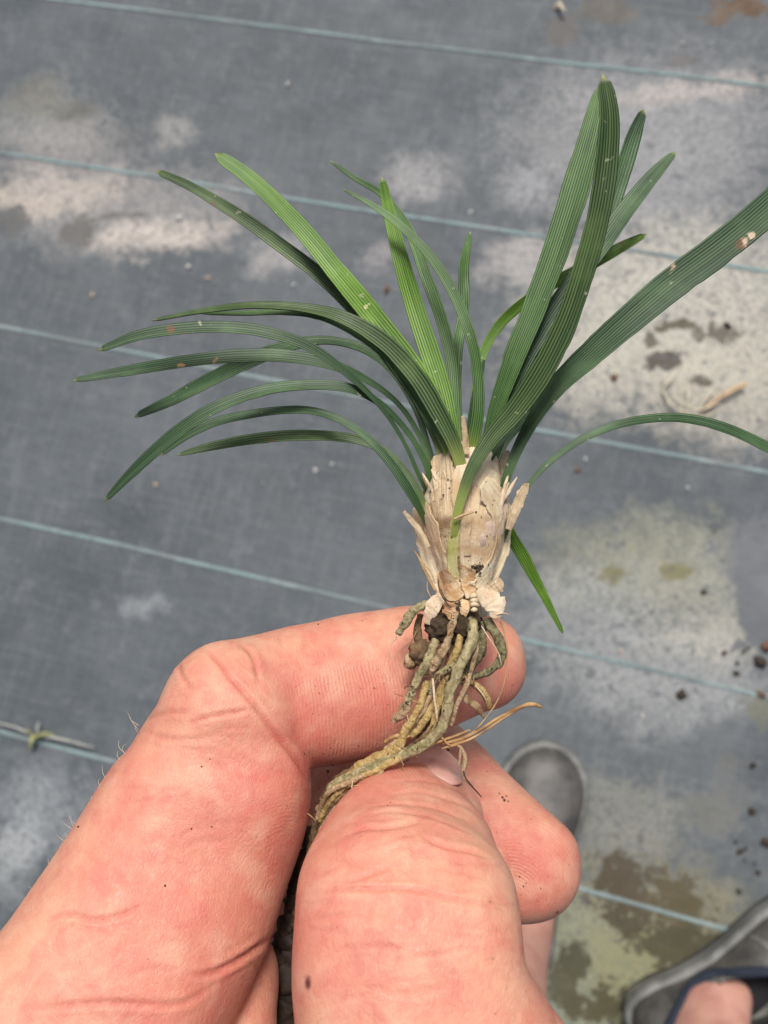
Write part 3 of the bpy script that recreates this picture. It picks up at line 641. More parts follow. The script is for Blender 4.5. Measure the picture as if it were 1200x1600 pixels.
# ------------------------------------------------------------------ plant
pbase = P(738, 950, 113)
plant = empty('grass_lily_plant', pbase)
tag(plant, 'uprooted tufted plant with strap-like green leaves, papery bulb and tangled roots held in fingers', 'plant')
D, O, Md, B = M_DARK, M_OLIVE, M_MID, M_BRIGHT
LEAVES = [  # material, channel, rows tip -> base
 (B, .10, [(336, 240, 117, 20, 20), (400, 287, 117, 26, 20), (470, 357, 117, 30, 15), (530, 430, 116, 34, 10), (585, 497, 116, 37, 5), (640, 568, 115, 38, 5), (680, 632, 114, 32, 10), (704, 690, 113, 24, 15), (716, 735, 112, 18, 20)]),
 (O, .14, [(243, 267, 123, 10, 15), (300, 293, 122, 16, 12), (370, 335, 121, 21, 10), (430, 377, 120, 23, 8), (500, 431, 119, 24, 5), (560, 492, 118, 22, 0), (610, 562, 117, 18, -5), (652, 625, 116, 15, -5), (682, 690, 114, 13, -5), (700, 752, 112, 12, 0)]),
 (O, .16, [(238, 501, 112, 4, 40), (320, 486, 112, 8, 45), (400, 478, 111, 11, 45), (480, 483, 111, 15, 40), (540, 499, 110, 22, 25), (600, 535, 110, 29, 10), (650, 588, 110, 32, 0), (685, 645, 110, 30, -5), (710, 695, 110, 24, -5), (722, 738, 109.5, 17, 0)]),
 (Md, .10, [(314, 490, 113, 4, 30), (380, 490, 113, 8, 30), (440, 488, 112.5, 10, 30), (500, 494, 112, 14, 20), (560, 522, 112, 16, 10), (620, 572, 112, 15, 0), (665, 640, 112, 12, 0), (700, 712, 111, 9, 0)]),
 (D, .14, [(153, 548, 108, 9, 20), (220, 524, 108, 17, 25), (300, 513, 108, 19, 30), (370, 513, 108, 19, 30), (430, 523, 108, 19, 25), (490, 546, 108.5, 17, 15), (550, 590, 109, 12, 5), (600, 642, 110, 8, 0), (633, 694, 111, 7, 0), (657, 748, 111, 7, 0)]),
 (D, .14, [(113, 595, 114, 8, 25), (200, 580, 114, 17, 25), (300, 564, 113, 20, 25), (380, 557, 113, 22, 30), (450, 558, 113, 21, 30), (520, 571, 113.5, 17, 20), (580, 598, 114.5, 11, 10), (625, 634, 115, 9, 0), (657, 684, 115, 9, 0), (676, 738, 113.5, 9, 0)]),
 (D, .16, [(210, 652, 120, 9, 18), (270, 625, 120, 19, 18), (340, 588, 119.5, 23, 15), (400, 560, 119, 24, 15), (450, 542, 118.5, 19, 35), (510, 533, 118, 13, 45), (570, 547, 117.5, 13, 40), (615, 583, 117, 12, 20), (650, 640, 116, 11, 5), (668, 695, 115, 11, 0), (682, 745, 114, 11, 0)]),
 (D, .15, [(163, 784, 108, 8, 10), (210, 735, 108, 17, 10), (270, 681, 108, 21, 15), (330, 641, 108, 20, 25), (400, 614, 108.5, 18, 35), (470, 603, 109, 17, 35), (540, 606, 109.5, 16, 25), (590, 628, 110.6, 12, 10), (630, 666, 111.4, 10, 0), (659, 710, 112, 10, -5), (674, 752, 111.5, 10, 0)]),
 (D, .15, [(250, 712, 112, 7, 10), (300, 676, 112, 14, 20), (360, 654, 112, 14, 35), (460, 641, 111.5, 12, 40), (520, 652, 111, 12, 30), (570, 681, 110.5, 13, 10), (610, 723, 110, 16, 0), (640, 767, 110, 16, 0), (658, 800, 110, 11, 0)]),
 (O, .14, [(277, 711, 116, 6, 15), (330, 698, 116, 14, 20), (400, 686, 115.5, 18, 25), (470, 681, 115, 18, 25), (540, 684, 114.5, 16, 20), (590, 699, 114, 14, 10), (625, 727, 113, 14, 0), (650, 763, 112, 15, 0), (668, 805, 111, 13, 0)]),
 (B, .10, [(597, 277, 119, 12, -10), (608, 330, 119, 20, -10), (625, 400, 118, 27, -5), (645, 470, 118, 32, 0), (668, 540, 117, 34, 0), (688, 600, 116, 32, 0), (703, 660, 115, 26, 5), (714, 725, 114, 18, 5)]),
 (Md, .12, [(515, 251, 124, 5, 10), (555, 279, 124, 9, 10), (600, 307, 123, 12, 5), (640, 362, 122, 17, 0), (665, 430, 121, 20, 0), (690, 500, 120, 21, 0), (704, 560, 119, 19, 0), (709, 620, 118, 18, 0), (714, 700, 116, 14, 0)]),
 (Md, .18, [(535, 295, 116, 4, 10), (580, 320, 115.5, 9, 20), (620, 349, 115, 13, 20), (668, 396, 114, 15, 20), (708, 457, 113, 17, 10), (736, 528, 112, 18, 0), (747, 590, 112, 18, -5), (747, 645, 112, 21, -5), (736, 712, 112, 22, 0)]),
 (Md, .12, [(735, 362, 122, 8, 0), (724, 420, 121.5, 17, 25), (725, 480, 121, 18, -10), (715, 540, 120, 18, 15), (713, 600, 119, 15, 20), (718, 660, 118, 11, 10), (724, 720, 116, 9, 0)]),
 (Md, .08, [(941, 132, 113, 22, 0), (925, 205, 113, 40, -8), (898, 300, 113, 46, -10), (866, 400, 113, 43, -10), (836, 480, 113, 39, -10), (806, 553, 113, 36, -5), (781, 622, 113.5, 28, 0), (765, 680, 114, 22, 0), (756, 728, 114, 18, 0)]),
 (O, .10, [(942, 117, 98, 22, 18), (951, 180, 98.5, 32, 18), (948, 250, 99.5, 37, 15), (936, 330, 100.5, 38, 12), (914, 415, 102, 38, 8), (886, 500, 103.5, 39, 5), (848, 578, 105, 41, 0), (806, 640, 106.5, 36, -10), (768, 684, 107.2, 29, -15), (738, 732, 107.2, 21, -5), (721, 778, 107.3, 17, 0), (713, 810, 107.9, 14, 0), (710, 828, 108.6, 12, 0), (709, 846, 109.6, 11, 0)]),
 (D, .12, [(1006, 170, 120, 12, 20), (988, 217, 120, 25, 20), (970, 275, 119.5, 27, 20), (950, 335, 119, 26, 10), (915, 410, 119, 26, 0), (870, 490, 118.5, 26, 0), (830, 562, 118, 24, 0), (800, 628, 117, 20, 0), (772, 715, 116, 14, 0)]),
 (D, .10, [(1056, 237, 118, 10, -28), (1021, 275, 117.5, 23, -28), (980, 326, 117, 30, -25), (945, 376, 116.5, 31, -20), (900, 436, 116, 32, -12), (850, 508, 115.5, 33, 0), (812, 575, 115, 30, 0), (787, 640, 115, 24, 0), (764, 712, 114.5, 16, 0)]),
 (B, .12, [(1010, 366, 124, 9, -25), (965, 390, 123.5, 19, -25), (920, 415, 123, 21, -20), (870, 440, 122.5, 20, -5), (820, 471, 122, 18, 20), (782, 505, 121.5, 17, 15), (757, 547, 121, 15, 5), (744, 602, 120, 13, 0), (736, 665, 118, 11, 0), (733, 712, 117, 10, 0)]),
 (D, .07, [(1330, 205, 106, 30, 5), (1265, 262, 106, 50, 5), (1200, 325, 106.5, 54, 3), (1130, 384, 107, 55, 0), (1050, 443, 107.5, 54, -3), (980, 502, 108, 49, -5), (920, 556, 109, 42, -8), (872, 602, 110, 33, -12), (836, 652, 110.5, 24, -15), (808, 704, 111, 18, -8), (791, 748, 111, 15, 0), (783, 785, 111, 12, 0)]),
 (D, .15, [(1290, 748, 114, 9, -10), (1240, 722, 114, 15, -15), (1200, 700, 113.5, 17, -20), (1140, 672, 113, 16, -30), (1080, 656, 113, 15, -38), (1030, 654, 112.5, 14, -38), (970, 663, 112, 13, -30), (910, 686, 112, 12, -20), (860, 721, 111.5, 11, -10), (826, 757, 111, 10, 0), (806, 792, 110.5, 10, 0), (796, 820, 110.5, 8, 0)]),
 (B, .10, [(880, 990, 118, 6, 0), (851, 932, 118, 14, 5), (821, 875, 117.5, 20, 10), (799, 838, 117, 20, 5), (786, 806, 116.5, 14, 0)]),
 (D, .12, [(880, 604, 121, 12, 20), (852, 618, 120, 20, 15), (817, 652, 119, 23, 10), (786, 690, 117.5, 20, 5), (770, 742, 115.5, 14, 0)]),
 (D, .12, [(757, 560, 118, 6, 0), (745, 610, 118, 12, 0), (736, 655, 117.5, 12, 0), (733, 705, 117, 10, 0)]),
 (D, .12, [(775, 640, 117, 9, 0), (768, 680, 117, 14, 0), (762, 735, 116, 14, 0)]),
 (D, .10, [(868, 520, 114, 8, 0), (820, 625, 112.5, 20, 0), (790, 675, 112, 20, 0), (765, 715, 112, 15, 0), (754, 742, 112, 10, 0)]),
]
for i, (m_, ch, rows) in enumerate(LEAVES):
    wmax = max(r[3] for r in rows)
    (xa, ya, da, wa, ra), (xb, yb, db, wb, rb) = rows[-2], rows[-1]
    if i not in (15, 21):                             # the base goes on down inside the sheath
        rows = rows[:-1] + [(xb, yb, db + 1.0, wb, rb), (xb + (733 - xb) * .22, yb + 34, db + 3.2, wb * .8, rb)]
    ribbon(rows, m_, 'leaf', plant, n=60, nv=11 if wmax > 44 else 8 if wmax > 32 else 6 if wmax > 19 else 5, thick=.26, channel=ch, ridge=.075 if wmax > 18 else .05, ragged=.025, seed=i)

# bulb
def bulb_core():
    rows = [(738, 700, 115, 30, .8), (736, 725, 114.5, 44, .85), (728, 765, 114, 60, .80), (726, 805, 114, 66, .78), (728, 845, 114, 58, .84), (731, 880, 114, 46, .9), (731, 912, 114, 34, .9), (729, 940, 114, 36, .9), (728, 958, 114, 34, .9)]
    v, f = loft(rows, nseg=64, n=60, capk=0.25)
    ctr = np.array(P(733, 830, 114)); out = []
    for p in v:
        p = np.array(p); d = unit(p - ctr); k = mnoise.noise(Vector(p) * 420) * .00035 + mnoise.noise(Vector((p[0] * 1500, p[1] * 260, p[2] * 1500))) * .0004
        out.append(p + d * k)
    uv = []
    for p in v:
        p = np.array(p); uv.append((math.atan2(*(((p - ctr) @ Rn)[[0, 2]])) / 6.283 * 2.2, ((p - ctr) @ Rn)[1] * 25))
    return mesh_obj('bulb', out, f, M_CORE, plant, uvs=uv)
bulb_core()
def core_depth(x, y):
    A = np.interp(y, [690, 725, 765, 805, 845, 880, 912, 945], [34, 46, 60, 68, 60, 48, 38, 38]); c = np.interp(y, [690, 765, 805, 845, 912], [738, 728, 726, 728, 731])
    u = np.abs(x - c) / A
    return 114 - A * 114 / F_PX * .80 * np.sqrt(np.clip(1 - u * u, 0, 1)) + np.clip(u - 1, 0, 3) * 1.5
def hug(o, layer, lift):
    m = o.data; k = len(m.vertices); v = np.empty(k * 3); m.vertices.foreach_get('co', v); v = v.reshape(-1, 3) + np.array(pbase)
    uvl = np.empty(len(m.loops) * 2); m.uv_layers[0].data.foreach_get('uv', uvl); li = np.empty(len(m.loops), int); m.loops.foreach_get('vertex_index', li)
    uv = np.zeros((k, 2)); uv[li] = uvl.reshape(-1, 2); un = np.abs(uv[:, 0] / uv[:, 0].max() * 2 - 1)
    x, y, d = project(v); h = k // 2
    nz = np.array([mnoise.noise(Vector((a * .045, b * .022, layer * 3.1))) for a, b in zip(x, y)])
    col = np.arange(k) % h; rel = np.where((np.arange(k) % 13) % 2 == 0, .02, -.02)
    nd = core_depth(x, y) - .22 - layer * .075 - lift * np.clip((uv[:, 1] - .62) / .38, 0, 1) ** 2 - (.10 + .22 * np.clip(nz, -.3, 1)) * un ** 3 - .16 * nz + rel
    nd += np.where(np.arange(k) < h, -.035, .035)
    v = CAMV + (v - CAMV) * (nd / d)[:, None] - np.array(pbase)
    m.vertices.foreach_set('co', v.ravel()); m.update()
SC = [  # name, material, channel, ragged, rows from the torn top edge downwards
 ('papery_scale', M_SHEATH, -.20, .10, [(765, 733, 110.5, 36), (758, 752, 109, 46), (752, 790, 108, 52), (748, 830, 107.6, 54), (744, 866, 108, 46), (740, 895, 109.2, 34), (738, 925, 110.5, 26)]),
 ('papery_scale', M_SHEATH, -.30, .22, [(755, 752, 107.5, 12), (768, 772, 107.6, 26), (782, 800, 108.6, 24), (786, 835, 109, 18), (780, 870, 109, 18), (765, 897, 109, 22), (747, 922, 109.5, 24)]),
 ('papery_scale', M_SHEATH, -.30, .22, [(655, 788, 110.5, 16), (662, 812, 109.6, 26), (672, 850, 109, 28), (684, 888, 109, 28), (700, 918, 109.2, 30), (712, 940, 109.5, 26)]),
 ('brown_scale', M_SHEATH2, -.42, .16, [(690, 708, 111, 18), (690, 732, 110.4, 26), (690, 772, 109.2, 26), (693, 812, 108.4, 24), (699, 852, 108.4, 22), (706, 890, 109, 20), (712, 915, 109.8, 18)]),
 ('green_scale', M_SHEATHG, -.35, .08, [(713, 806, 108.4, 14), (710, 835, 107.8, 17), (707, 860, 107.5, 17), (707, 885, 107.9, 16), (711, 908, 108.8, 14)]),
 ('papery_scale', M_SHEATH, -.35, .14, [(723, 726, 110.2, 16), (722, 748, 109.2, 24), (720, 785, 108.4, 24), (722, 830, 108.0, 22), (724, 870, 108.2, 20)]),
 ('papery_scale', M_SHEATH2, -.3, .25, [(823, 755, 110, 7), (815, 772, 110, 15), (805, 798, 110, 17), (794, 828, 110.4, 10)]),
 ('papery_scale', M_PALE, -.2, .25, [(699, 698, 112, 10), (706, 715, 111.2, 15), (712, 742, 110.4, 18), (714, 770, 110, 18)]),
 ('papery_scale', M_SHEATH, -.2, .2, [(773, 692, 112, 4), (765, 708, 111.5, 10), (757, 728, 110.8, 13), (752, 752, 110, 14)]),
 ('papery_scale', M_PALE, -.2, .3, [(794, 704, 113, 7), (788, 722, 112.5, 12), (783, 745, 112, 15), (782, 780, 111.5, 14)]),
 ('papery_scale', M_PALE, -.2, .2, [(792, 754, 111, 4), (793, 770, 110.8, 6), (790, 790, 110.5, 9)]),
 ('brown_scale', M_SHEATH2, -.3, .2, [(723, 650, 117, 5), (727, 680, 116, 9), (728, 710, 114.5, 12)]),
 ('brown_scale', M_SHEATH2, -.2, .3, [(631, 799, 112, 6), (643, 813, 112, 8), (658, 832, 111.6, 8), (670, 855, 111, 6)]),
 ('brown_scale', M_SHEATH2, -.3, .25, [(664, 742, 112, 8), (668, 765, 111.4, 14), (674, 800, 111, 18), (680, 840, 110.6, 16)]),
 ('papery_scale', M_ORANGE, -.3, .22, [(690, 892, 109.2, 16), (700, 912, 108.6, 30), (708, 932, 108.4, 30), (714, 948, 108.8, 20)]),
 ('papery_scale', M_ORANGE, -.3, .2, [(728, 885, 108.6, 14), (731, 902, 108.3, 26), (733, 918, 108.8, 24), (735, 935, 109.5, 14)]),
 ('pale_flake', M_PALE, -.35, .15, [(667, 975, 108.8, 10), (672, 960, 108.5, 18), (679, 944, 108.6, 24), (690, 934, 109.2, 16)]),
 ('orange_flake', M_ORANGE, -.3, .3, [(699, 964, 108, 12), (701, 954, 107.8, 18), (706, 942, 108.2, 20)]),
 ('pale_flake', M_PALE, -.25, .13, [(772, 966, 108, 14), (775, 955, 108, 26), (770, 942, 108.3, 34), (755, 930, 109, 26), (746, 922, 110, 14)]),
 ('brown_scale', M_SHEATH2, -.25, .3, [(784, 906, 109.6, 9), (780, 914, 109.4, 18), (770, 924, 109.6, 22), (758, 936, 110, 16)]),
 ('pale_flake', M_PALE, -.3, .15, [(786, 932, 108.4, 6), (784, 944, 108.4, 12), (778, 958, 108.6, 14)]),
 ('orange_flake', M_ORANGE, -.3, .35, [(724, 962, 108.4, 10), (726, 950, 108.2, 16), (730, 938, 108.8, 14)]),
]
for i, (nm, m_, ch, rg_, rows) in enumerate(SC):
    wm = max(r[3] for r in rows)
    rows = [tuple(r) + (0,) if len(r) == 4 else r for r in rows]
    wk = 1.35 if i in (1, 2, 3) else 1.2 if i in (0, 5) else 1
    rows = [(r[0], r[1], r[2], r[3] * wk, r[4]) for r in rows]
    sco = ribbon(rows, m_, nm, plant, n=48, nv=6, thick=.07, channel=(-.0022 * wm - .02) if ch > -.4 else -.22, ridge=.035, ragged=rg_ * .42, tipround=.0, seed=40 + i, wave=.022)
    if i < 16 and i not in (6, 12): hug(sco, (4, 7, 5, 3, 8, 6, 0, 2, 3, 1, 5, 0, 0, 1, 9, 8)[i], (.5, .8, .7, .6, 0, .4, 0, .3, .3, .4, .3, 0, 0, .3, .2, .2)[i])
for i in range(16):                                    # frayed threads of old sheath at the neck and sides
    x = rng.uniform(665, 795); y = 745 + abs(x - 735) * .25 + rng.uniform(-15, 25); ln = rng.uniform(14, 34); an = math.radians(-90) + (x - 735) / 130 + rng.uniform(-.25, .25)
    ribbon([(x + math.cos(an) * ln, y + math.sin(an) * ln, 110 + abs(x - 735) * .02, 2, 0), (x, y, 109.6 + abs(x - 735) * .02, rng.uniform(4, 8), 0), (x - math.cos(an) * 26, y - math.sin(an) * 26, 110 + abs(x - 735) * .02, 6, 0)],
           (M_SHEATH, M_PALE, M_SHEATH2)[i % 3], 'sheath_thread', plant, n=14, nv=2, thick=.08, channel=-.1, ridge=.02, ragged=.12, tipround=0, seed=300 + i)
for i in range(4):                                     # stacked rings of the orange base plate
    y = 932 + i * 6.5 + rng.uniform(-1, 1)
    tube([(735 + rng.uniform(-2, 2), y + 2, 107.8, 5), (741, y - 1 + i % 2, 107.3, 7.5), (747 + rng.uniform(-3, 2), y + 1, 107.8, 5)], M_SHEATH, 'base_ring', plant, n=10, sides=8, seed=i)

# roots, plus one near-black strand added as shade between finger and thumb
RT = [  # material, rough, lump, rows
 (M_RGREEN, .16, .25, [(735, 966, 109.5, 20), (738, 988, 107.5, 25), (730, 1017, 106.6, 26), (717, 1046, 106.2, 25), (705, 1079, 106, 24), (699, 1112, 106, 24), (686, 1142, 106.2, 24), (657, 1166, 106.6, 24), (622, 1183, 107, 24), (588, 1197, 107.5, 24), (552, 1211, 108.4, 24), (512, 1236, 110, 22)]),
 (M_RGREEN, .16, .2, [(684, 992, 109.5, 14), (676, 1012, 107.6, 19), (663, 1042, 106.8, 20), (648, 1073, 106.6, 20), (637, 1098, 106.8, 19), (627, 1113, 107, 18)]),
 (M_RTAN, .2, .3, [(640, 1094, 106.7, 16), (628, 1112, 106.5, 22), (614, 1129, 107, 15)]),
 (M_RYEL, .14, .25, [(668, 1062, 108, 15), (656, 1100, 107.6, 17), (640, 1133, 107.2, 19), (622, 1164, 107.4, 22), (590, 1184, 108, 22), (556, 1200, 109, 20)]),
 (M_RDKGREEN, .16, .2, [(762, 966, 110, 22), (776, 994, 108.8, 22), (784, 1019, 108.4, 19), (777, 1041, 108.2, 17), (757, 1052, 108.2, 16), (736, 1059, 108.6, 15), (722, 1070, 109, 13)]),
 (M_RDKGREEN, .16, .25, [(752, 972, 111, 24), (750, 1010, 110, 26), (736, 1036, 109.4, 22), (722, 1058, 109.2, 16)]),
 (M_RYEL, .16, .2, [(716, 1052, 108.6, 14), (742, 1070, 107.6, 17), (758, 1086, 107.4, 18), (766, 1107, 107.6, 14)]),
 (M_RGREEN, .18, .25, [(668, 941, 110, 16), (648, 953, 109.4, 20), (632, 973, 109.2, 20), (622, 992, 109.4, 13)]),
 (M_RTAN, .2, .25, [(713, 955, 108.4, 13), (706, 982, 107, 15), (697, 1008, 106.6, 17), (681, 1037, 106.6, 18), (672, 1052, 107, 12)]),
 (M_RGREEN, .16, .2, [(712, 1038, 107.6, 12), (688, 1052, 107.4, 16), (676, 1068, 107.6, 15), (668, 1092, 108, 12)]),
 (M_RYEL, .16, .2, [(700, 1078, 107.4, 13), (682, 1106, 107.2, 14), (677, 1132, 107, 14), (668, 1156, 107.4, 13)]),
 (M_RBROWN, .22, .3, [(703, 1000, 110.5, 20), (706, 1040, 110, 22), (690, 1085, 110, 26), (672, 1120, 110, 22), (650, 1150, 110, 20)]),
 (M_RBROWN, .2, .3, [(655, 960, 112, 14), (652, 985, 111.5, 16), (655, 1010, 111, 18)]),
 (M_RTAN, .12, .15, [(580, 1207, 107.4, 9), (551, 1220, 107, 11), (524, 1231, 107.5, 12), (506, 1250, 108.4, 11), (494, 1283, 110, 9)]),
 (M_RTAN, .14, .2, [(600, 1204, 107, 9), (575, 1226, 106, 12), (548, 1248, 106, 12), (522, 1268, 106.4, 13), (503, 1294, 107.5, 10), (494, 1315, 109, 8)]),
 (M_RBROWN, .2, .3, [(600, 1190, 110, 26), (560, 1205, 110.5, 30), (525, 1228, 111, 30), (503, 1265, 112, 26), (492, 1310, 113, 20), (484, 1360, 114, 16)]),
 (M_RBROWN, .2, .3, [(560, 1222, 108.6, 14), (530, 1246, 108.6, 16), (508, 1275, 109.5, 14), (492, 1320, 111, 12), (478, 1370, 112, 10), (468, 1420, 113, 8)]),
 (M_RYEL, .18, .25, [(640, 1170, 108, 16), (600, 1186, 108, 18), (560, 1204, 108.6, 16), (530, 1222, 109.2, 14)]),
 (M_RBROWN, .2, .3, [(690, 1130, 108.6, 18), (660, 1155, 108.4, 16), (630, 1176, 108.6, 14)]),
 (M_RBROWN, .25, .4, [(500, 1262, 112.5, 14), (486, 1320, 113.5, 16), (470, 1390, 115, 16), (456, 1460, 116, 14)]),
 (M_HAIR_GAP_SHADE, .3, .4, [(494, 1300, 116, 30), (474, 1380, 117, 44), (456, 1460, 117, 52), (446, 1550, 116, 56), (440, 1680, 113, 56)]),  # not a real root: added to darken the finger-thumb gap, shade as colour
 (M_RYEL, .14, .25, [(720, 975, 109.4, 14), (716, 1010, 108.6, 16), (700, 1050, 108.4, 16), (684, 1090, 108.2, 16), (664, 1125, 108, 16), (640, 1152, 108, 16)]),
 (M_RTAN, .16, .25, [(690, 990, 109, 10), (690, 1030, 108.4, 12), (676, 1075, 108, 13), (655, 1118, 107.8, 13), (630, 1150, 107.8, 13), (600, 1172, 108.2, 12)]),
 (M_RYEL, .14, .25, [(650, 1172, 106.8, 12), (615, 1190, 106.8, 15), (580, 1206, 107.2, 15), (545, 1226, 107.8, 14), (516, 1252, 108.6, 13), (500, 1284, 109.6, 10)]),
 (M_RTAN, .16, .25, [(742, 985, 108.4, 9), (744, 1020, 107.4, 10), (732, 1060, 107, 11), (716, 1100, 106.8, 11), (704, 1135, 106.8, 10)]),
]
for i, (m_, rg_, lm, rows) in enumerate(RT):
    rows = [(r[0], r[1], r[2], r[3] * (.86 if m_ is M_HAIR_GAP_SHADE else .74)) for r in rows]
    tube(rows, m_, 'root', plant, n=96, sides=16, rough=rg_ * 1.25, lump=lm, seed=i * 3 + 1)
FB = [  # fibres
 (M_FIBRE, [(692, 1162, 107, 9), (722, 1154, 106.5, 7), (755, 1137, 106, 6), (784, 1119, 105.8, 7), (813, 1104, 105.6, 8), (834, 1101, 105.5, 9), (848, 1105, 105.5, 7)]),
 (M_FIBRE, [(700, 1166, 106.5, 5), (730, 1157, 106, 4), (762, 1140, 105.8, 3), (796, 1116, 105.6, 4), (820, 1104, 105.6, 4)]),
 (M_FIBRE, [(690, 1170, 106.5, 5), (715, 1163, 106.2, 4), (745, 1150, 106, 3), (772, 1132, 105.8, 3), (800, 1112, 105.6, 3)]),
 (M_FIBRE, [(670, 1164, 107, 7), (690, 1158, 106.6, 6), (712, 1150, 106.4, 4), (735, 1140, 106.2, 3)]),
 (M_FIBRE, [(680, 1140, 106.6, 3), (695, 1158, 106.2, 3), (704, 1166, 106, 3)]),
 (M_RTAN, [(712, 1160, 106.4, 7), (722, 1172, 106, 8), (727, 1186, 105.4, 8), (724, 1200, 105, 9), (724, 1212, 104.6, 4)]),
 (M_RTAN, [(720, 1170, 106, 5), (718, 1186, 105.4, 4), (716, 1198, 105, 3)]),
 (M_HAIR_GAP_SHADE, [(724, 1204, 104.6, 2.6), (729, 1218, 104.2, 2.4), (740, 1231, 103.6, 2.2), (753, 1246, 103, 2)]),
 (M_FIBRE, [(777, 962, 108, 3.4), (787, 985, 107.6, 2.6), (792, 1010, 107.4, 2.4), (790, 1050, 107, 2.2), (784, 1080, 106.8, 2.2), (768, 1110, 106.6, 2.4), (745, 1138, 106.4, 2.4), (718, 1160, 106.4, 2.4)]),
 (M_PALE, [(752, 978, 107.6, 2), (766, 1000, 107.2, 1.8), (778, 1018, 107, 1.8), (784, 1040, 107, 1.4)]),
 (M_PALE, [(676, 1060, 106, 4), (679, 1092, 105.6, 5), (682, 1112, 105.6, 5), (683, 1128, 105.8, 2)]),
 (M_PALE, [(776, 960, 107.8, 2), (786, 958, 107.6, 2), (795, 960, 107.6, 1.4)]),
 (M_FIBRE, [(647, 860, 110.5, 2), (656, 874, 110, 3), (663, 892, 109.8, 4), (672, 910, 109.6, 4), (681, 925, 109.4, 4)]),
 (M_FIBRE, [(668, 908, 110, 1.4), (668, 922, 109.8, 1.6), (674, 934, 109.6, 1.6)]),
 (M_FIBRE, [(662, 880, 110, 1.2), (672, 893, 109.8, 1.6), (680, 912, 109.4, 1.6)]),
 (M_RBROWN, [(688, 920, 107.6, 2), (698, 938, 107.3, 2.2), (712, 940, 107.2, 2), (722, 934, 107.3, 2)]),
 (M_RBROWN, [(684, 905, 108, 1.8), (688, 926, 107.6, 2.4), (700, 945, 107.4, 2), (706, 950, 107.4, 1.6)]),
 (M_PALE, [(709, 812, 107.2, 4), (722, 805, 106.9, 5), (740, 800, 106.8, 3)]),
 (M_FIBRE, [(640, 1150, 107, 6), (618, 1150, 107.6, 8), (600, 1160, 108.4, 6)]),
]
for i in range(30):                                    # fine hair roots in the tangle
    rw = RT[int(rng.integers(0, 18))][3]; q0 = np.array(rw[int(rng.integers(1, len(rw)))]); an = rng.uniform(0, 6.28); ln = rng.uniform(14, 46)
    FB.append(((M_FIBRE, M_RTAN, M_PALE, M_RBROWN)[i % 4], [(q0[0], q0[1], q0[2] - .6, 2.2), (q0[0] + math.cos(an) * ln * .5 + rng.uniform(-6, 6), q0[1] + math.sin(an) * ln * .5, q0[2] - 1.0, 1.7),
               (q0[0] + math.cos(an) * ln, q0[1] + math.sin(an) * ln + rng.uniform(-6, 6), q0[2] - .7, 1.0)]))
for i, (m_, rows) in enumerate(FB):
    rows = [(r[0], r[1], r[2], r[3] * (.8 if r[3] > 4 else 1)) for r in rows]
    tube(rows, m_, 'root_fibre', plant, n=30, sides=8, rough=.2, seed=90 + i)
ribbon([(757, 1118, 106.6, 8), (744, 1105, 106.8, 11), (728, 1092, 107.4, 11), (718, 1082, 108, 8)], M_RTAN, 'root_flake', plant, n=16, nv=3, thick=.3, channel=-.2, ragged=.2, tipround=0, seed=77)
# dark soily crown and the ribbed brown knob of the old rhizome
v, f = lump_mesh(P(688, 982, 109.4), .0018, 3, amp=.4, sub=4, freq=2.2); mesh_obj('soil_crown', v, f, M_SOIL, plant)
v, f = lump_mesh(P(716, 972, 111), .0028, 8, amp=.4, sub=4, freq=2.2); mesh_obj('soil_crown', v, f, M_SOIL, plant)
v, f = lump_mesh(P(658, 1020, 109.3), .0017, 5, amp=.18, sub=4, freq=2.0)
kc = np.array(P(656, 1022, 109)); kn = []
for p in v:
    q = (np.array(p) - kc) @ Rn; ang = math.atan2(q[1] + q[0] * .6, q[2]); kn.append(kc + (np.array(p) - kc) * (1 + .07 * math.sin((q[0] * .8 - q[1] * .6) * 11000)))
mesh_obj('rhizome_knob', kn, f, M_RBROWN, plant)
v, f = lump_mesh(P(642, 1034, 109.4), .0010, 6, amp=.3, sub=3); mesh_obj('rhizome_knob', v, f, M_RTAN, plant)
# crumbs of soil stuck to the bulb and roots
cv, cf = [], []
def crumb(p, r, s):
    v, f = lump_mesh(p, r, s, squash=(1, rng.uniform(.6, 1.2), rng.uniform(.6, 1)), amp=.5, sub=1); o = len(cv)
    cv.extend(v); cf.extend(tuple(i + o for i in q) for q in f)
for i in range(46):
    y = rng.uniform(735, 955); hwid = 52 if y < 840 else 52 - (y - 840) * .2
    x = 731 + rng.uniform(-1, 1) * hwid * .8; crumb(P(x, y, float(core_depth(x, y)) - rng.uniform(.6, .95)), rng.uniform(.00004, .00014), i)
for i in range(40):
    x, y = 746 + rng.normal(0, 3.5), 889 + rng.normal(0, 4.5); crumb(P(x, y, float(core_depth(x, y)) - rng.uniform(.5, 1.0)), rng.uniform(.00007, .00022), 100 + i)
for i in range(60):                                   # on the roots themselves
    rw = RT[rng.integers(0, 12)][3]; k_ = rng.integers(0, len(rw) - 1); u = rng.uniform()
    a_, b_ = np.array(rw[k_]), np.array(rw[k_ + 1]); q_ = a_ * (1 - u) + b_ * u
    crumb(P(q_[0] + rng.uniform(-.3, .3) * q_[3], q_[1], q_[2] - q_[3] * .5 * q_[2] / F_PX * .92), rng.uniform(.00005, .00018), 200 + i)
for i in range(26):
    u = rng.uniform(0, 1); crumb(P(680 - 170 * u + rng.uniform(-10, 10), 1150 + 90 * u + rng.uniform(-14, 14), 106.6 + rng.uniform(0, 1.5) + u * 1.5), rng.uniform(.0001, .0003), 300 + i)
so = mesh_obj('soil_crumbs', cv, cf, M_SOIL, plant); so['kind'] = 'stuff'

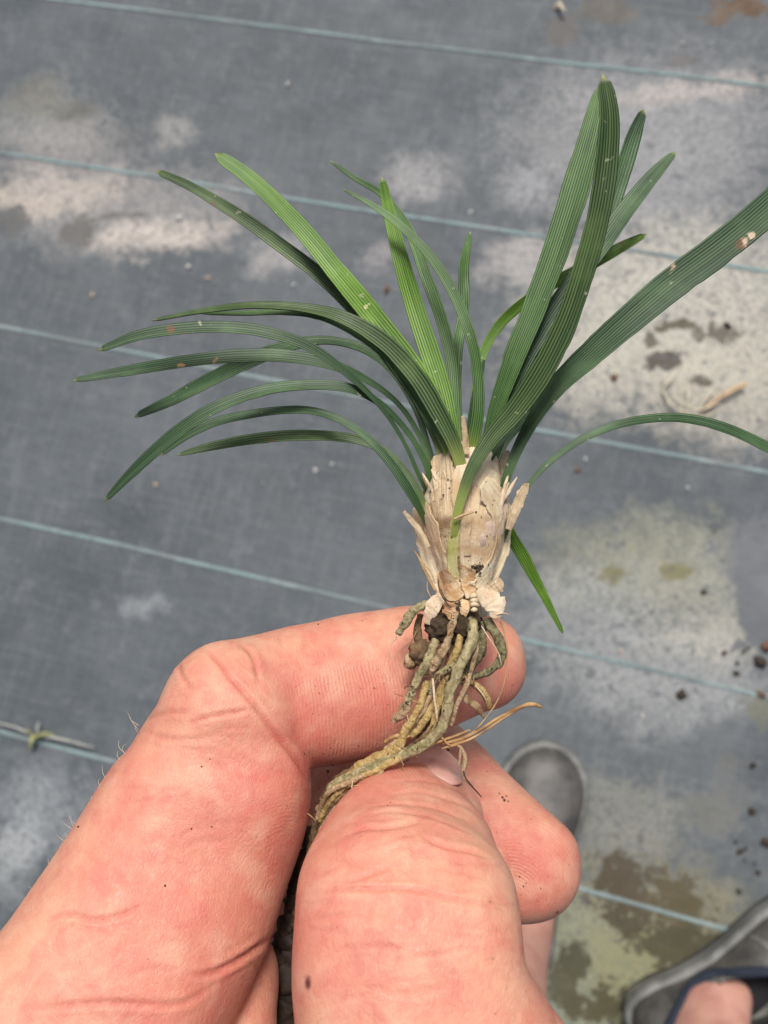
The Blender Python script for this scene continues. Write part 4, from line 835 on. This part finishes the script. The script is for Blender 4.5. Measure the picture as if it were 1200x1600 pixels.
# crumbs on the fingers
from mathutils.bvhtree import BVHTree
bv = BVHTree.FromPolygons([tuple(p) for p in co], [tuple(p.vertices) for p in me.polygons])
def on_hand(x, y):
    d = (P(x, y, 100) - CAM).normalized(); h = bv.ray_cast(CAM, d)
    return h[0]
cv, cf = [], []
SPK = [(497, 976, .2), (566, 970, .15), (870, 1425, .42), (878, 1428, .3), (788, 1250, .3), (785, 1246, .35), (791, 1244, .25), (780, 1240, .2), (794, 1252, .2), (830, 1280, .15), (812, 1370, .22), (818, 1385, .2), (822, 1380, .15), (845, 1388, .15),
       (484, 1200, .3), (475, 1178, .2), (512, 1205, .35), (520, 1195, .2), (585, 1075, .12), (600, 1068, .12), (328, 1186, .15), (315, 1198, .15), (123, 1292, .3), (258, 1384, .2), (190, 1112, .1), (331, 1292, .15), (299, 1295, .15), (700, 1172, .35), (760, 1205, .2), (765, 1190, .15),
       (606, 1258, .1), (610, 1254, .12), (755, 1015, .15), (800, 1070, .15), (780, 1088, .2), (560, 1165, .15), (660, 1225, .1)]
for i, (x, y, r) in enumerate(SPK):
    p = on_hand(x, y)
    if p is not None: crumb(p, r * .001 * .75, 500 + i)
for i in range(90):
    u = rng.uniform(0, 1); x, y = ((rng.uniform(480, 620), rng.uniform(1040, 1200)) if u < .5 else (rng.uniform(760, 905), rng.uniform(1200, 1430)))
    p = on_hand(x, y)
    if p is not None: crumb(p, rng.uniform(.00003, .00009), 700 + i)
sc = mesh_obj('soil_crumbs', cv, cf, M_SOIL, hand); sc['kind'] = 'stuff'

# ------------------------------------------------------------------ shoes and legs
def suede():
    m, t, bs = new_mat('grey_rubber_upper'); co = objco(t)
    a = noise(t, co, 30, 5, .6); b = noise(t, co, 160, 4, .65)
    c = mixc(t, ramp(t, a.outputs[0], .35, .65), (0.045, 0.044, 0.042), (0.098, 0.092, 0.084))
    c = mixc(t, ramp(t, b.outputs[0], .5, .75, b=.4), c, (0.16, 0.15, 0.13))
    L(t, c, bs.inputs['Base Color']); bs.inputs['Roughness'].default_value = .55
    bump(t, bs, b.outputs[0], .4, .001); return m
M_UP = suede()
M_SOLE = plain('grey_sole_rubber', (0.165, 0.167, 0.157), .6, .3, .4, 30, .0008)
M_NAVY = plain('navy_knit_collar', (0.022, 0.030, 0.045), .9, .2, .3, 400, .0006)
M_DARKIN = plain('dark_shoe_lining', (0.02, 0.02, 0.022), .9, .2, .2)
def leg_skin():
    m, t, bs = new_mat('leg_skin'); co = objco(t); a = noise(t, co, 40, 4)
    L(t, mixc(t, ramp(t, a.outputs[0], .3, .7), (0.56, 0.31, 0.24), (0.46, 0.22, 0.17)), bs.inputs['Base Color'])
    bs.inputs['Roughness'].default_value = .55; bs.inputs['Subsurface Weight'].default_value = .2; bs.inputs['Subsurface Scale'].default_value = .003
    bs.inputs['Subsurface Radius'].default_value = (1, .4, .25); return m
M_LEG = leg_skin()
YS = [0, .03, .08, .16, .28, .42, .56, .70, .80, .88, .94, .98, 1.0]
WS = [.020, .031, .037, .040, .038, .040, .048, .056, .057, .051, .040, .026, .012]
def wat(y, side, mirror): 
    base = np.interp(y, YS, WS); skew = .006 * math.sin(y * 3.1) * mirror
    return base, skew
def shoe(heel, toe, mirror, label):
    d = toe - heel; Ln = d.length; yaw = math.atan2(-d.x, d.y)
    o = empty('shoe', Vector((heel.x, heel.y, 0))); o.rotation_euler.z = yaw; o['_base'] = (0, 0, 0)
    k = Ln / .29
    # outsole with a rounded welt that stands out around the upper
    yy = np.linspace(0, 1, 60); prof = [(0.002, -.004), (.000, .006), (.0015, .018), (.003, .026), (.001, .031), (-.003, .033), (-.006, .032)]
    V, Fc = [], []
    outl = []
    for y in yy: b, s = wat(y, 1, mirror); outl.append((s + b, y * Ln))
    for y in yy[::-1]: b, s = wat(y, 1, mirror); outl.append((s - b, y * Ln))
    outl = np.array(outl) * np.array([k, 1]); m = len(outl)
    tg = unit(np.roll(outl, -1, 0) - np.roll(outl, 1, 0)); nn = np.column_stack([tg[:, 1], -tg[:, 0]]) * -1
    ctr = outl.mean(0); 
    if ((outl - ctr) * nn).sum() < 0: nn = -nn
    for (g, z) in prof:
        for p, q in zip(outl, nn): V.append((p[0] + q[0] * g, p[1] + q[1] * g, z + .010 * max(0, (p[1] / Ln - .8)) ** 1.2 + .001))
    for i in range(len(prof) - 1):
        for j in range(m):
            a, b = i * m + j, i * m + (j + 1) % m; Fc.append((a, b, b + m, a + m))
    Fc.append(tuple(range(m))[::-1]); Fc.append(tuple((len(prof) - 1) * m + j for j in range(m)))
    mesh_obj('sole', V, Fc, M_SOLE, o)
    # upper: domed vamp and heel counter with the foot opening left free
    HY = [0, .05, .15, .30, .45, .58, .72, .85, .94, 1.0]; HH = [.050, .062, .066, .066, .066, .058, .044, .034, .026, .012]
    oc, orx, ory = .36, .031 * k, .295
    V, Fc = [], []; ny, nu = 90, 41
    def surf(y, u):
        b, s = wat(y, 1, mirror); b = max(b - .0035, .003) * k; s *= k
        h = np.interp(y, HY, HH)
        return Vector((s + b * math.sin(u * math.pi / 2) * (1 if True else 1), .004 + y * (Ln - .008), .030 + h * max(0, 1 - abs(math.sin(u * math.pi / 2)) ** 2.6) ** (1 / 2.2)))
    ys_ = np.linspace(0, 1, ny); us = np.linspace(-1, 1, nu)
    for y in ys_:
        for u in us:
            p = surf(y, u); p.z += .0012 * mnoise.noise(p * 60); V.append(p)
    def inside(p): return ((p.x - .004 * mirror) / orx) ** 2 + ((p.y / Ln - oc) / ory) ** 2 < 1 and p.z > .05
    for i in range(ny - 1):
        for j in range(nu - 1):
            a = i * nu + j; qd = (a, a + 1, a + nu + 1, a + nu)
            if sum(inside(V[x]) for x in qd) < 3: Fc.append(qd)
    up = mesh_obj('upper', V, Fc, M_UP, o)
    sm = up.modifiers.new('t', 'SOLIDIFY'); sm.thickness = .003; sm.offset = -1
    # padded collar round the opening
    V, Fc = [], []; na, nb = 64, 12
    for i in range(na):
        a = 2 * math.pi * i / na
        y = oc + ory * math.sin(a); x = .004 * mirror + orx * math.cos(a)
        b, s = wat(y, 1, mirror); b = max(b - .006, .004) * k
        uu = max(-1, min(1, (x - s * k) / b)); uu = math.asin(uu) * 2 / math.pi
        c = surf(y, uu); c.z = max(c.z, .055)
        out = Vector((math.cos(a), math.sin(a), 0))
        for j in range(nb):
            th = 2 * math.pi * j / nb; V.append(c + out * (.0055 * math.cos(th)) + Vector((0, 0, .0065 * math.sin(th))))
    for i in range(na):
        for j in range(nb):
            a, b = i * nb + j, i * nb + (j + 1) % nb; c_, d_ = ((i + 1) % na) * nb + j, ((i + 1) % na) * nb + (j + 1) % nb
            Fc.append((a, c_, d_, b))
    mesh_obj('collar', V, Fc, M_NAVY, o)
    V = [(.004 * mirror + orx * 1.05 * math.cos(a), (oc + ory * 1.02 * math.sin(a)) * Ln, .042) for a in np.linspace(0, 2 * math.pi, 40, endpoint=False)]
    mesh_obj('insole', V, [tuple(range(40))], M_DARKIN, o)
    # stitched strap seam over the vamp
    V, Fc = [], []
    for i, u in enumerate(np.linspace(-.92, .92, 40)):
        for q in range(2):
            p = surf(.60 + .06 * (1 - u * u) + q * .012, u); p.z += .0012; V.append(p)
        if i: a = (i - 1) * 2; Fc.append((a, a + 1, a + 3, a + 2))
    mesh_obj('vamp_seam', V, Fc, M_SOLE, o)
    tag(o, label, 'shoe', 'pair of grey slip-on shoes')
    return o, Ln, yaw
def leg(shoe_o, Ln, yaw, lean, label):
    loc = shoe_o.location; rz = Matrix.Rotation(yaw, 3, 'Z')
    base = loc + rz @ Vector((0, Ln * .22, .046)); 
    o = empty('leg', base)
    V, Fc, ns = [], [], 32
    prof = [(0, .030, .055), (.02, .031, .050), (.05, .032, .044), (.09, .031, .040), (.14, .034, .043), (.20, .041, .050), (.28, .049, .058), (.36, .053, .062), (.42, .050, .056), (.46, .05, .052)]
    for (z, a, b) in prof:
        for j in range(ns):
            th = 2 * math.pi * j / ns
            fwd = .030 * max(0, 1 - z / .07)
            p = rz @ Vector((a * math.cos(th), b * math.sin(th) + fwd, z)) + Vector(lean) * z
            V.append(base + p)
    for i in range(len(prof) - 1):
        for j in range(ns):
            a, b = i * ns + j, i * ns + (j + 1) % ns; Fc.append((a, b, b + ns, a + ns))
    Fc.append(tuple(range(ns))[::-1]); Fc.append(tuple((len(prof) - 1) * ns + j for j in range(ns)))
    mo = mesh_obj('shin', V, Fc, M_LEG, o)
    mo.modifiers.new('s', 'SUBSURF').levels = 1; mo.modifiers['s'].render_levels = 2
    tag(o, label, 'leg', 'bare lower legs of the person standing')
s1 = shoe(G(808, 1512), G(860, 1160), -1, 'grey slip-on shoe half hidden behind the hand, toe pointing at the plant')
leg(*s1, (-.16, -.12, 0), 'bare ankle and shin rising from the shoe behind the thumb')
s2 = shoe(G(985, 1600), G(1310, 1430), 1, 'grey slip-on shoe with navy collar standing on mossy stained mat')
leg(*s2, (.08, -.16, 0), 'bare ankle and shin in the shoe with the open navy collar')

# ------------------------------------------------------------------ litter on the mat
SPECIAL = {(1065, 1086): 'round dark soil clod lying alone just below the teal stripe beside the fingertips',
 (1187, 1034): 'largest dark soil clod, lying in the crowd of clods above the teal stripe', (1137, 508): 'dark soil clod lying on the ring-shaped brown stain',
 (1100, 925): 'small dark clod lying on the pale yellowish dust patch', (1175, 1268): 'dark clod lying alone on clean mat above the crowd of fine crumbs',
 (1190, 1085): 'reddish brown crumb lying on the end of a teal stripe below the dark clods', (1198, 1010): 'reddish brown crumb lying in the crowd of dark clods',
 (960, 589): 'reddish crumb lying on pale dust beside the big broad leaf', (605, 452): 'reddish crumb lying on grey mat between the two bright green leaves', (903, 735): 'tiny reddish crumb lying under the arching leaf below the teal stripe',
 (450, 131): 'pale chip lying alone on clean mat between two teal stripes, above the leaves', (281, 340): 'pale chip lying on the pinkish dust streak, its largest chip', (257, 381): 'pale chip at the lower edge of the pinkish dust streak',
 (870, 10): 'tan chip lying on the brown stain by the straw piece'}
def bit(name, x, y, r, mat, label, cat, group, squash=(1, 1, .6), sub=2):
    g = G(x, y); z = gz(g.x, g.y) - .0025
    v, f = lump_mesh((0, 0, r * .3), r, rng.uniform(0, 50), squash=(squash[0] * rng.uniform(.8, 1.1), squash[1] * rng.uniform(.55, 1), .45), amp=.75, sub=sub, freq=1.7)
    o = mesh_obj(name, v, f, mat); o.location = (g.x, g.y, z); o.rotation_euler.z = rng.uniform(0, 6)
    tag(o, SPECIAL.get((x, y), label), cat, group)
M_CRUMB = speck_mat('dark_crumb', (0.03, 0.025, 0.02), (0.07, 0.055, 0.04), (0.02, 0.018, 0.015), 300, .95, .2, bumpd=.001)
M_RUST = speck_mat('rusty_crumb', (0.11, 0.065, 0.045), (0.19, 0.115, 0.08), (0.07, 0.045, 0.03), 300, .95, .2, bumpd=.001)
M_CHIP = plain('pale_chip', (0.46, 0.45, 0.42), .6, .4, .15, 300)
M_TANCHIP = plain('tan_chip', (0.42, 0.33, 0.25), .7, .3, .2, 300)
for (x, y, r) in [(1065, 1086, .0072), (1187, 1034, .010), (1151, 1052, .005), (1163, 1018, .0035), (1133, 1020, .0035), (1153, 1036, .003), (1100, 925, .004), (1118, 831, .002), (1175, 1268, .005), (1160, 1330, .003), (1150, 1316, .003), (1154, 1333, .0025),
                  (1166, 1326, .0025), (1155, 1393, .0035), (1185, 1364, .003), (1178, 1196, .0035), (1197, 1317, .006), (1137, 508, .006), (1170, 1012, .003), (1180, 1350, .002), (1165, 1345, .002)]:
    bit('soil_clod', x, y, r, M_CRUMB, 'small dark soil clod lying on the dusty mat', 'soil clod', 'dark clods scattered on the mat')
for (x, y, r) in [(1190, 1085, .007), (1198, 1010, .007), (960, 589, .006), (605, 452, .006), (903, 735, .004)]:
    bit('rusty_clod', x, y, r, M_RUST, 'small reddish brown crumb lying on the grey mat', 'soil clod', 'reddish crumbs on the mat')
for (x, y, r) in [(450, 131, .0055), (281, 340, .006), (257, 381, .0045), (294, 416, .005), (458, 445, .0045), (915, 717, .004), (492, 735, .0035), (518, 725, .003), (1075, 762, .003), (1004, 1118, .003), (690, 487, .003), (735, 330, .003), (1067, 66, .003)]:
    bit('pale_chip', x, y, r, M_CHIP, 'tiny pale chip lying on the grey mat', 'stone chip', 'pale chips scattered on the mat', (1, .8, .6))
for (x, y, r) in [(325, 434, .0045), (143, 460, .0045), (243, 757, .004), (410, 754, .0025), (970, 1018, .004), (870, 10, .006)]:
    bit('tan_chip', x, y, r, M_TANCHIP, 'tiny tan chip lying on the grey mat', 'stone chip', 'tan chips scattered on the mat', (1, .7, .5))

def straw(pts, wpx, mat, name, parent=None, z=.004):
    q, s = spline([tuple(G(x, y, z + dz)) for (x, y, dz) in pts], 20)
    V, Fc = [], []; t = unit(np.gradient(q, axis=0)); sd = unit(np.cross(t, [0, 0, 1.])); up = np.cross(sd, t)
    for i in range(20):
        rr = wpx * .00029 * (1 - .5 * (i / 19) ** 3)
        for j in range(6):
            th = j * math.pi / 3; V.append(q[i] + sd[i] * rr * math.cos(th) + up[i] * rr * .5 * math.sin(th))
        if i:
            for j in range(6):
                a, b = (i - 1) * 6 + j, (i - 1) * 6 + (j + 1) % 6; Fc.append((a, b, b + 6, a + 6))
    Fc += [tuple(range(6))[::-1], tuple(range(114, 120))]
    return mesh_obj(name, V, Fc, mat, parent)
M_STRAW = plain('dry_straw', (0.46, 0.32, 0.18), .6, .3, .25, 120)
M_STRAWP = plain('pale_straw', (0.52, 0.46, 0.34), .6, .3, .2, 120)
wd_ = empty('withered_weed', G(1100, 625)); tag(wd_, 'withered weed of pale dry stems lying beside the ring-shaped stain', 'dead weed')
straw([(1165, 600, .004), (1140, 612, .006), (1115, 628, .003), (1095, 645, 0)], 11, M_STRAW, 'stem', wd_)
for pts, w_ in (([(1035, 610, 0), (1050, 632, .004), (1072, 648, 0)], 6), ([(1035, 608, 0), (1046, 595, .006), (1055, 583, .004)], 6), ([(1075, 600, .003), (1074, 625, .006), (1070, 645, 0)], 4),
                ([(1050, 620, .003), (1090, 640, .006), (1125, 628, .004)], 5), ([(1060, 640, 0), (1095, 650, .003), (1125, 640, 0)], 4), ([(1115, 610, 0), (1100, 628, .004), (1088, 650, 0)], 5)):
    straw(pts, w_, M_STRAWP, 'stem', wd_)
sw = empty('weed_seedling', G(52, 1155)); tag(sw, 'small pale weed seedling sprouting beside the teal stripe', 'seedling')
M_SEED = plain('pale_seedling', (0.33, 0.34, 0.30), .6, .3, .2, 90); M_SEEDG = plain('seedling_green', (0.26, 0.27, 0.12), .6, .3, .3, 90)
for pts, w_, mm in (([(52, 1150, .004), (25, 1137, .008), (-8, 1129, .002)], 6, M_SEED), ([(56, 1150, .004), (95, 1155, .008), (148, 1169, .001)], 7, M_SEED), ([(52, 1150, .004), (48, 1160, .008), (47, 1172, .002)], 13, M_SEEDG),
                    ([(54, 1152, .004), (70, 1147, .010), (85, 1150, .004)], 12, M_SEEDG), ([(52, 1152, .003), (44, 1142, .010), (42, 1138, .012)], 9, M_SEEDG), ([(60, 1152, 0), (58, 1140, .006), (60, 1128, .002)], 5, M_SEED)):
    straw(pts, w_, mm, 'leaf', sw)
sl = straw([(873, 3, .004), (880, 14, .006), (884, 20, .003)], 9, M_STRAWP, 'straw_piece'); tag(sl, 'short pale straw piece lying on a brown stain', 'straw')
for o in list(bpy.data.objects):
    if '_base' in o: del o['_base']
